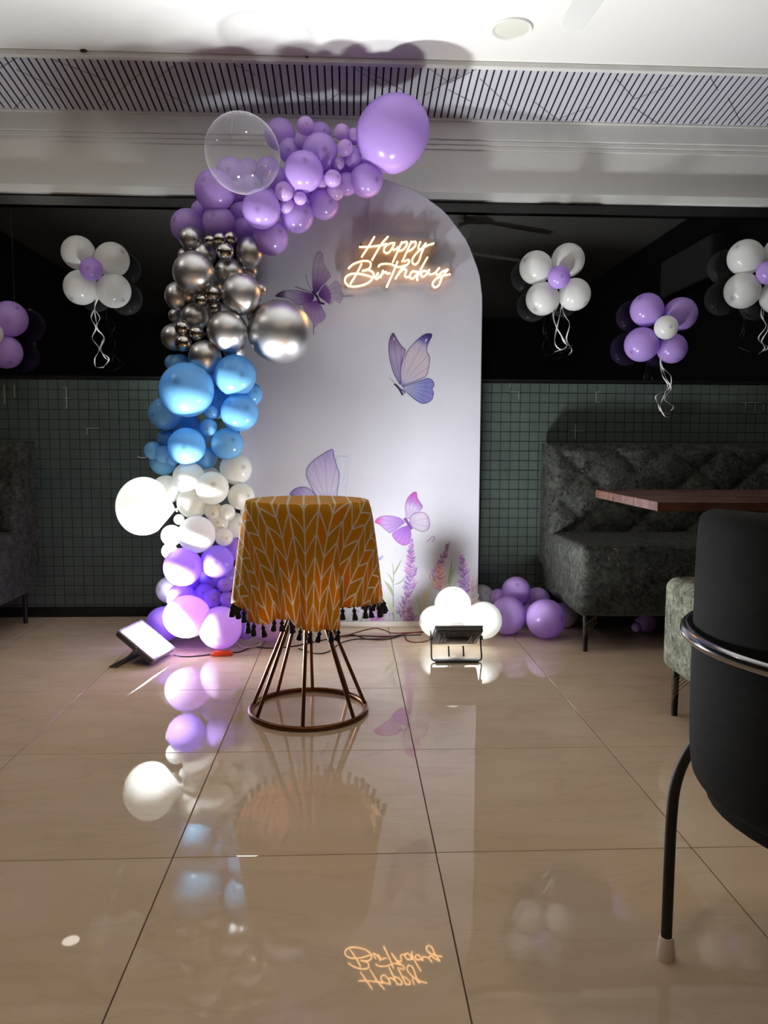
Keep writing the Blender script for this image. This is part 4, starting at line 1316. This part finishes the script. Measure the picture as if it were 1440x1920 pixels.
# ------------------------------------------------------------------ upholstery
def mat_velvet(name, c0, c1, scale=18.0, sheen=.3):
    k = NT(name)
    tc_ = k.n('ShaderNodeTexCoord').outputs['Object']
    a = k.noise(scale, 10, tc_, .8, .3)
    b = k.noise(scale * .35, 3, tc_, .6, .4)
    f = k.math('ADD', k.math('MULTIPLY', a, .7), k.math('MULTIPLY', b, .3))
    k.l(k.ramp(f, [(.38, lin(c0)), (.50, tuple((x + y) / 2 * .8 for x, y in zip(lin(c0), lin(c1)))), (.64, lin(c1))]), k.b.inputs['Base Color'])
    k.b.inputs['Roughness'].default_value = .8
    k.b.inputs['Specular IOR Level'].default_value = .15
    k.b.inputs['Sheen Weight'].default_value = sheen
    k.b.inputs['Sheen Roughness'].default_value = .4
    k.bump(a, .2, .003)
    return k.m
M_VEL = mat_velvet('grey_crushed_velvet', (8, 9, 8), (82, 84, 77), 60, .05)
M_VEL2 = mat_velvet('grey_green_crushed_velvet', (34, 36, 30), (160, 164, 142), 60, .05)
M_CHAIRV = mat_velvet('charcoal_velvet', (13, 15, 15), (28, 31, 30), 9, 0.0)
M_LEG = simple('dark_metal_leg', (34, 26, 24), .4, .4)
M_STRAW = simple('pale_metal_wire', (120, 104, 86), .4, .6)
def sofa_back(x0, x1, yf0, yf1, yb, z0, z1, nx, nz, mat, parent, inv, tuft=(.15, .125)):
    """deep buttoned back: the front face is a fine grid pressed in along the diagonals"""
    vs, fs = [], []
    for j in range(nz + 1):
        for i in range(nx + 1):
            u, v = i / nx, j / nz
            x = x0 + (x1 - x0) * u; z = z0 + (z1 - z0) * v
            y = yf0 + (yf1 - yf0) * v
            a = x / tuft[0]; b = (z - z0) / tuft[1]
            p = abs(math.sin(math.pi * (a + b) / 2)); q = abs(math.sin(math.pi * (a - b) / 2))
            bulge = (p * q) ** .45
            edge = min(1, min((x - x0), (x1 - x)) / .045) * min(1, (z1 - z) / .045)
            edge = math.sin(max(0, edge) * math.pi / 2)
            y = y + .035 * (1 - bulge) * edge + .055 * (1 - edge)
            vs.append((x, y, z))
    W_ = nx + 1
    for j in range(nz):
        for i in range(nx):
            o_ = j * W_ + i
            fs.append((o_, o_ + 1, o_ + W_ + 1, o_ + W_))
    # close to the rear
    n0_ = len(vs)
    rim = [i for i in range(W_)] + [j * W_ + nx for j in range(1, nz + 1)] + [nz * W_ + i for i in range(nx - 1, -1, -1)] + [j * W_ for j in range(nz - 1, 0, -1)]
    for r in rim:
        vs.append((vs[r][0], yb, vs[r][2]))
    m = len(rim)
    for k in range(m):
        k2 = (k + 1) % m
        fs.append((rim[k2], rim[k], n0_ + k, n0_ + k2))
    fs.append(tuple(n0_ + k for k in range(m)))
    o = mesh_obj('backrest', vs, fs, mat, parent, angle=75)
    o.matrix_parent_inverse = inv
    bt = MB().lathe([(0, -.004), (.006, -.003), (.009, 0), (.009, .003), (0, .003)], 10, Matrix.Rotation(-math.pi / 2, 4, 'X'))
    bme = bpy.data.meshes.new('button'); bme.from_pydata(bt.v, [], bt.f); bme.materials.append(mat)
    j = 0
    for bz in range(1, int((z1 - z0) / tuft[1]) + 1):
        for k in range(int(x0 / tuft[0]) - 1, int(x1 / tuft[0]) + 2):
            if (k + bz) % 2: continue
            x, z = k * tuft[0], z0 + bz * tuft[1]
            if x < x0 + .06 or x > x1 - .06 or z > z1 - .05: continue
            y = yf0 + (yf1 - yf0) * (z - z0) / (z1 - z0) + .030
            q = link('button', bme, o, (x, y, z))
    return o
def sofa(x0, x1, label, leg_xy, wires):
    t = thing('tufted_sofa', ((x0 + x1) / 2, 3.7, 0), label, 'sofa', 'tufted sofas against the tiled wall')
    inv = Matrix.Translation(-Vector(t.location))
    bm = bmesh.new()
    mb = MB().box(x0, x1, 3.345, 4.09, .16, .488, .035, 4)
    # soften the seat: a slight crown and a slanting front
    mb.v = [(x, y + (.03 * (1 - (z - .16) / .33) if y < 3.6 else 0), z + (.012 * math.sin(math.pi * (x - x0) / (x1 - x0)) if z > .4 else 0)) for x, y, z in mb.v]
    o = mb.build('seat', M_VEL, t, angle=60); o.matrix_parent_inverse = inv
    sofa_back(x0 - .004, x1 + .004, 3.84, 3.93, 4.10, .30, .938, int((x1 - x0) / .012), 44, M_VEL, t, inv)
    for lx, ly in leg_xy:
        o = MB().tube([(lx, ly, .165), (lx, ly, 0)], [.014, .011], 12).build('leg', M_LEG, t); o.matrix_parent_inverse = inv
        if wires:
            for k in range(4):
                z = .09 + k * .015
                P = [(lx - .016, ly - .012, z - .03), (lx, ly - .018, z), (lx + .05, ly - .006, z + .045)]
                P = [(a, b, min(c, .166)) for a, b, c in P]
                o = MB().tube(spline(P, 5), .0011, 6).build('leg_wire', M_STRAW, t); o.matrix_parent_inverse = inv
    return t
sofa(1.028, 2.58, 'grey crushed velvet sofa with buttoned back at the right, behind the dining table', [(1.068, 3.40), (2.52, 3.40), (1.07, 4.03), (2.52, 4.03)], True)
sofa(-2.86, -1.632, 'dark grey velvet sofa cut off by the left edge', [(-1.675, 4.02), (-2.80, 4.02), (-1.67, 3.40), (-2.80, 3.40)], False)
# bench end between the chair and the sofa
bt = thing('upholstered_bench', (1.4, 2.3, 0), 'mottled grey green bench end behind the black chair', 'bench')
inv = Matrix.Translation(-Vector(bt.location))
mb = MB().box(1.088, 2.40, 2.06, 2.60, .165, .487, .035, 4)
mb.v = [(x - .012 * math.sin(math.pi * max(0, min(1, (z - .165) / .32))) if x < 1.3 else x, y, z) for x, y, z in mb.v]
o = mb.build('seat', M_VEL2, bt, angle=60); o.matrix_parent_inverse = inv
for lx, ly in ((1.128, 2.57), (2.35, 2.57), (1.128, 2.10), (2.35, 2.10)):
    o = MB().tube([(lx, ly, .17), (lx, ly, 0)], [.013, .011], 12).build('leg', M_LEG, bt); o.matrix_parent_inverse = inv
for k in range(5):
    z = .075 + k * .014
    P = [(1.106, 2.545, z - .02), (1.128, 2.552, z + .012), (1.185, 2.556, z + .06)]
    P = [(a, b, min(c, .168)) for a, b, c in P]
    o = MB().tube(spline(P, 5), .0011, 6).build('leg_wire', M_STRAW, bt); o.matrix_parent_inverse = inv

# looped wire left on the sofa seat
P = [onz(px, py, .505) for px, py in ((1131, 1040), (1138, 1036), (1148, 1029), (1156, 1031), (1158, 1039), (1152, 1046), (1143, 1047), (1140, 1040), (1142, 1050))]
tag(MB().tube(spline(P, 6), .0011, 6).build('wire_loop', M_STRAW, angle=180), 'thin pale wire loop lying on the front of the right sofa seat', 'wire')

# dining table
def mat_wood():
    k = NT('dark_brown_wood')
    tc_ = k.n('ShaderNodeTexCoord').outputs['Object']
    mp = k.n('ShaderNodeMapping'); mp.inputs['Scale'].default_value = (1.2, 3, 1.5)
    k.l(tc_, mp.inputs[0])
    f = k.noise(3, 6, mp.outputs[0], .6, .5)
    k.l(k.ramp(f, [(.3, lin((64, 42, 36))), (.5, lin((96, 66, 56))), (.7, lin((120, 88, 76)))]), k.b.inputs['Base Color'])
    k.b.inputs['Roughness'].default_value = .22
    return k.m
M_WOOD = mat_wood()
dt = thing('dining_table', (1.65, 2.8, 0), 'dark brown wooden dining table in front of the right sofa', 'table')
inv = Matrix.Translation(-Vector(dt.location))
tops = [(2.495, 2.707), (2.710, 2.922), (2.925, 3.14)]
for y0, y1 in tops:
    o = MB().box(1.012, 2.35, y0, y1, .718, .75, .002, 1).build('plank', M_WOOD, dt, smooth=False); o.matrix_parent_inverse = inv
o = MB().lathe([(0, 0), (.22, 0), (.22, .012), (.05, .03), (.035, .05), (.035, .69), (.12, .712), (.12, .719), (0, .719)], 28, Matrix.Translation((1.75, 2.8, 0))).build('pedestal', M_LEG, dt)
o.matrix_parent_inverse = inv

# ------------------------------------------------------------------ barrel chair in front at the right
CC = Vector((.775, 1.05, 0))
CR = .262
ch = thing('barrel_chair', CC, 'charcoal velvet barrel chair with a chrome rail, near the camera', 'chair')
FACE = math.radians(58)                       # the open side looks to the dining table
M_CHROME = simple('polished_chrome', (150, 148, 150), .14, 1.0, var=.02)
M_BLKMET = simple('black_painted_metal', (14, 13, 14), .55)
M_RUB = simple('pale_rubber_foot', (244, 232, 224), .6)
sec = [(.0, .455), (-.012, .43), (-.04, .416), (-.065, .425), (-.068, .47), (-.058, .62), (-.056, .79), (-.05, .832), (-.03, .850), (-.008, .846), (.002, .822), (.004, .70), (.004, .55)]
sec = [(p.x, p.y) for p in spline([(a, b, 0) for a, b in sec], 3, True)]
A0, A1, NS = math.radians(62), math.radians(298), 72
vs, fs = [], []
m = len(sec)
for i in range(NS + 1):
    t = i / NS
    a = FACE + A0 + (A1 - A0) * t
    low = 1 - .12 * (1 - math.sin(math.pi * t)) ** 2
    for dr, z in sec:
        zz = z if z < .6 else .6 + (z - .6) * low
        vs.append(((CR + dr) * math.cos(a), (CR + dr) * math.sin(a), zz))
for i in range(NS):
    for k in range(m):
        k2 = (k + 1) % m
        fs.append((i * m + k, (i + 1) * m + k, (i + 1) * m + k2, i * m + k2))
fs.append(tuple(range(m))[::-1]); fs.append(tuple(NS * m + k for k in range(m)))
mesh_obj('backrest', vs, fs, M_CHAIRV, ch, angle=50)
MB().lathe([(0, .375), (.12, .376), (.20, .384), (.238, .405), (.246, .43), (.24, .445), (0, .445)], 48).build('seat_base', M_CHAIRV, ch)
MB().lathe([(0, .44), (.17, .44), (.20, .455), (.203, .49), (.19, .51), (.10, .518), (0, .52)], 48).build('seat_cushion', M_CHAIRV, ch)
ra = [(FACE + math.radians(70) + math.radians(220) * i / 60) for i in range(61)]
MB().tube([((CR + .012) * math.cos(a), (CR + .012) * math.sin(a), .657) for a in ra], .0105, 12).build('chrome_rail', M_CHROME, ch)
for a in (FACE + math.radians(98), FACE + math.radians(150), FACE + math.radians(210), FACE + math.radians(262)):
    MB().tube([((CR + .001) * math.cos(a), (CR + .001) * math.sin(a), .655), ((CR + .016) * math.cos(a), (CR + .016) * math.sin(a), .655)], .006, 10).build('rail_stud', M_CHROME, ch)
foot = onz(1248, 1796) - CC
fa = math.atan2(foot.y, foot.x); fr = math.hypot(foot.x, foot.y)
for k in range(4):
    a = fa + math.radians((0, 102, 180, 282)[k])
    c_, s_ = math.cos(a), math.sin(a)
    prof_ = [(CR - .012, .475), (CR + .018, .44), (fr - .022, .385), (fr - .006, .33), (fr - .001, .27), (fr, .18), (fr, .03)]
    MB().tube(spline([(r * c_, r * s_, z) for r, z in prof_], 5), .0098, 12).build('leg', M_BLKMET, ch)
    MB().tube([((CR - .02) * c_, (CR - .02) * s_, .425), ((CR + .028) * c_, (CR + .028) * s_, .418)], .006, 8).build('leg_bracket', M_BLKMET, ch)
    MB().lathe([(0, 0), (.0165, 0), (.0170, .004), (.0135, .038), (.0118, .042), (0, .042)], 18, Matrix.Translation((fr * c_, fr * s_, 0))).build('rubber_foot', M_RUB, ch)

# split air conditioner on the right wall: only its reflection shows in the window
ac = thing('air_conditioner', (XR, 2.7, 2.2), 'white split air conditioner on the right wall, outside the frame', 'air conditioner')
MB().box(-.22, 0, -.42, .42, -.14, .14, .03, 4).build('casing', simple('dull_white_casing', (120, 120, 118), .5), ac)
MB().box(-.20, -.05, -.38, .38, -.146, -.132, .004, 1).build('louvre', M_BLKMET, ac)
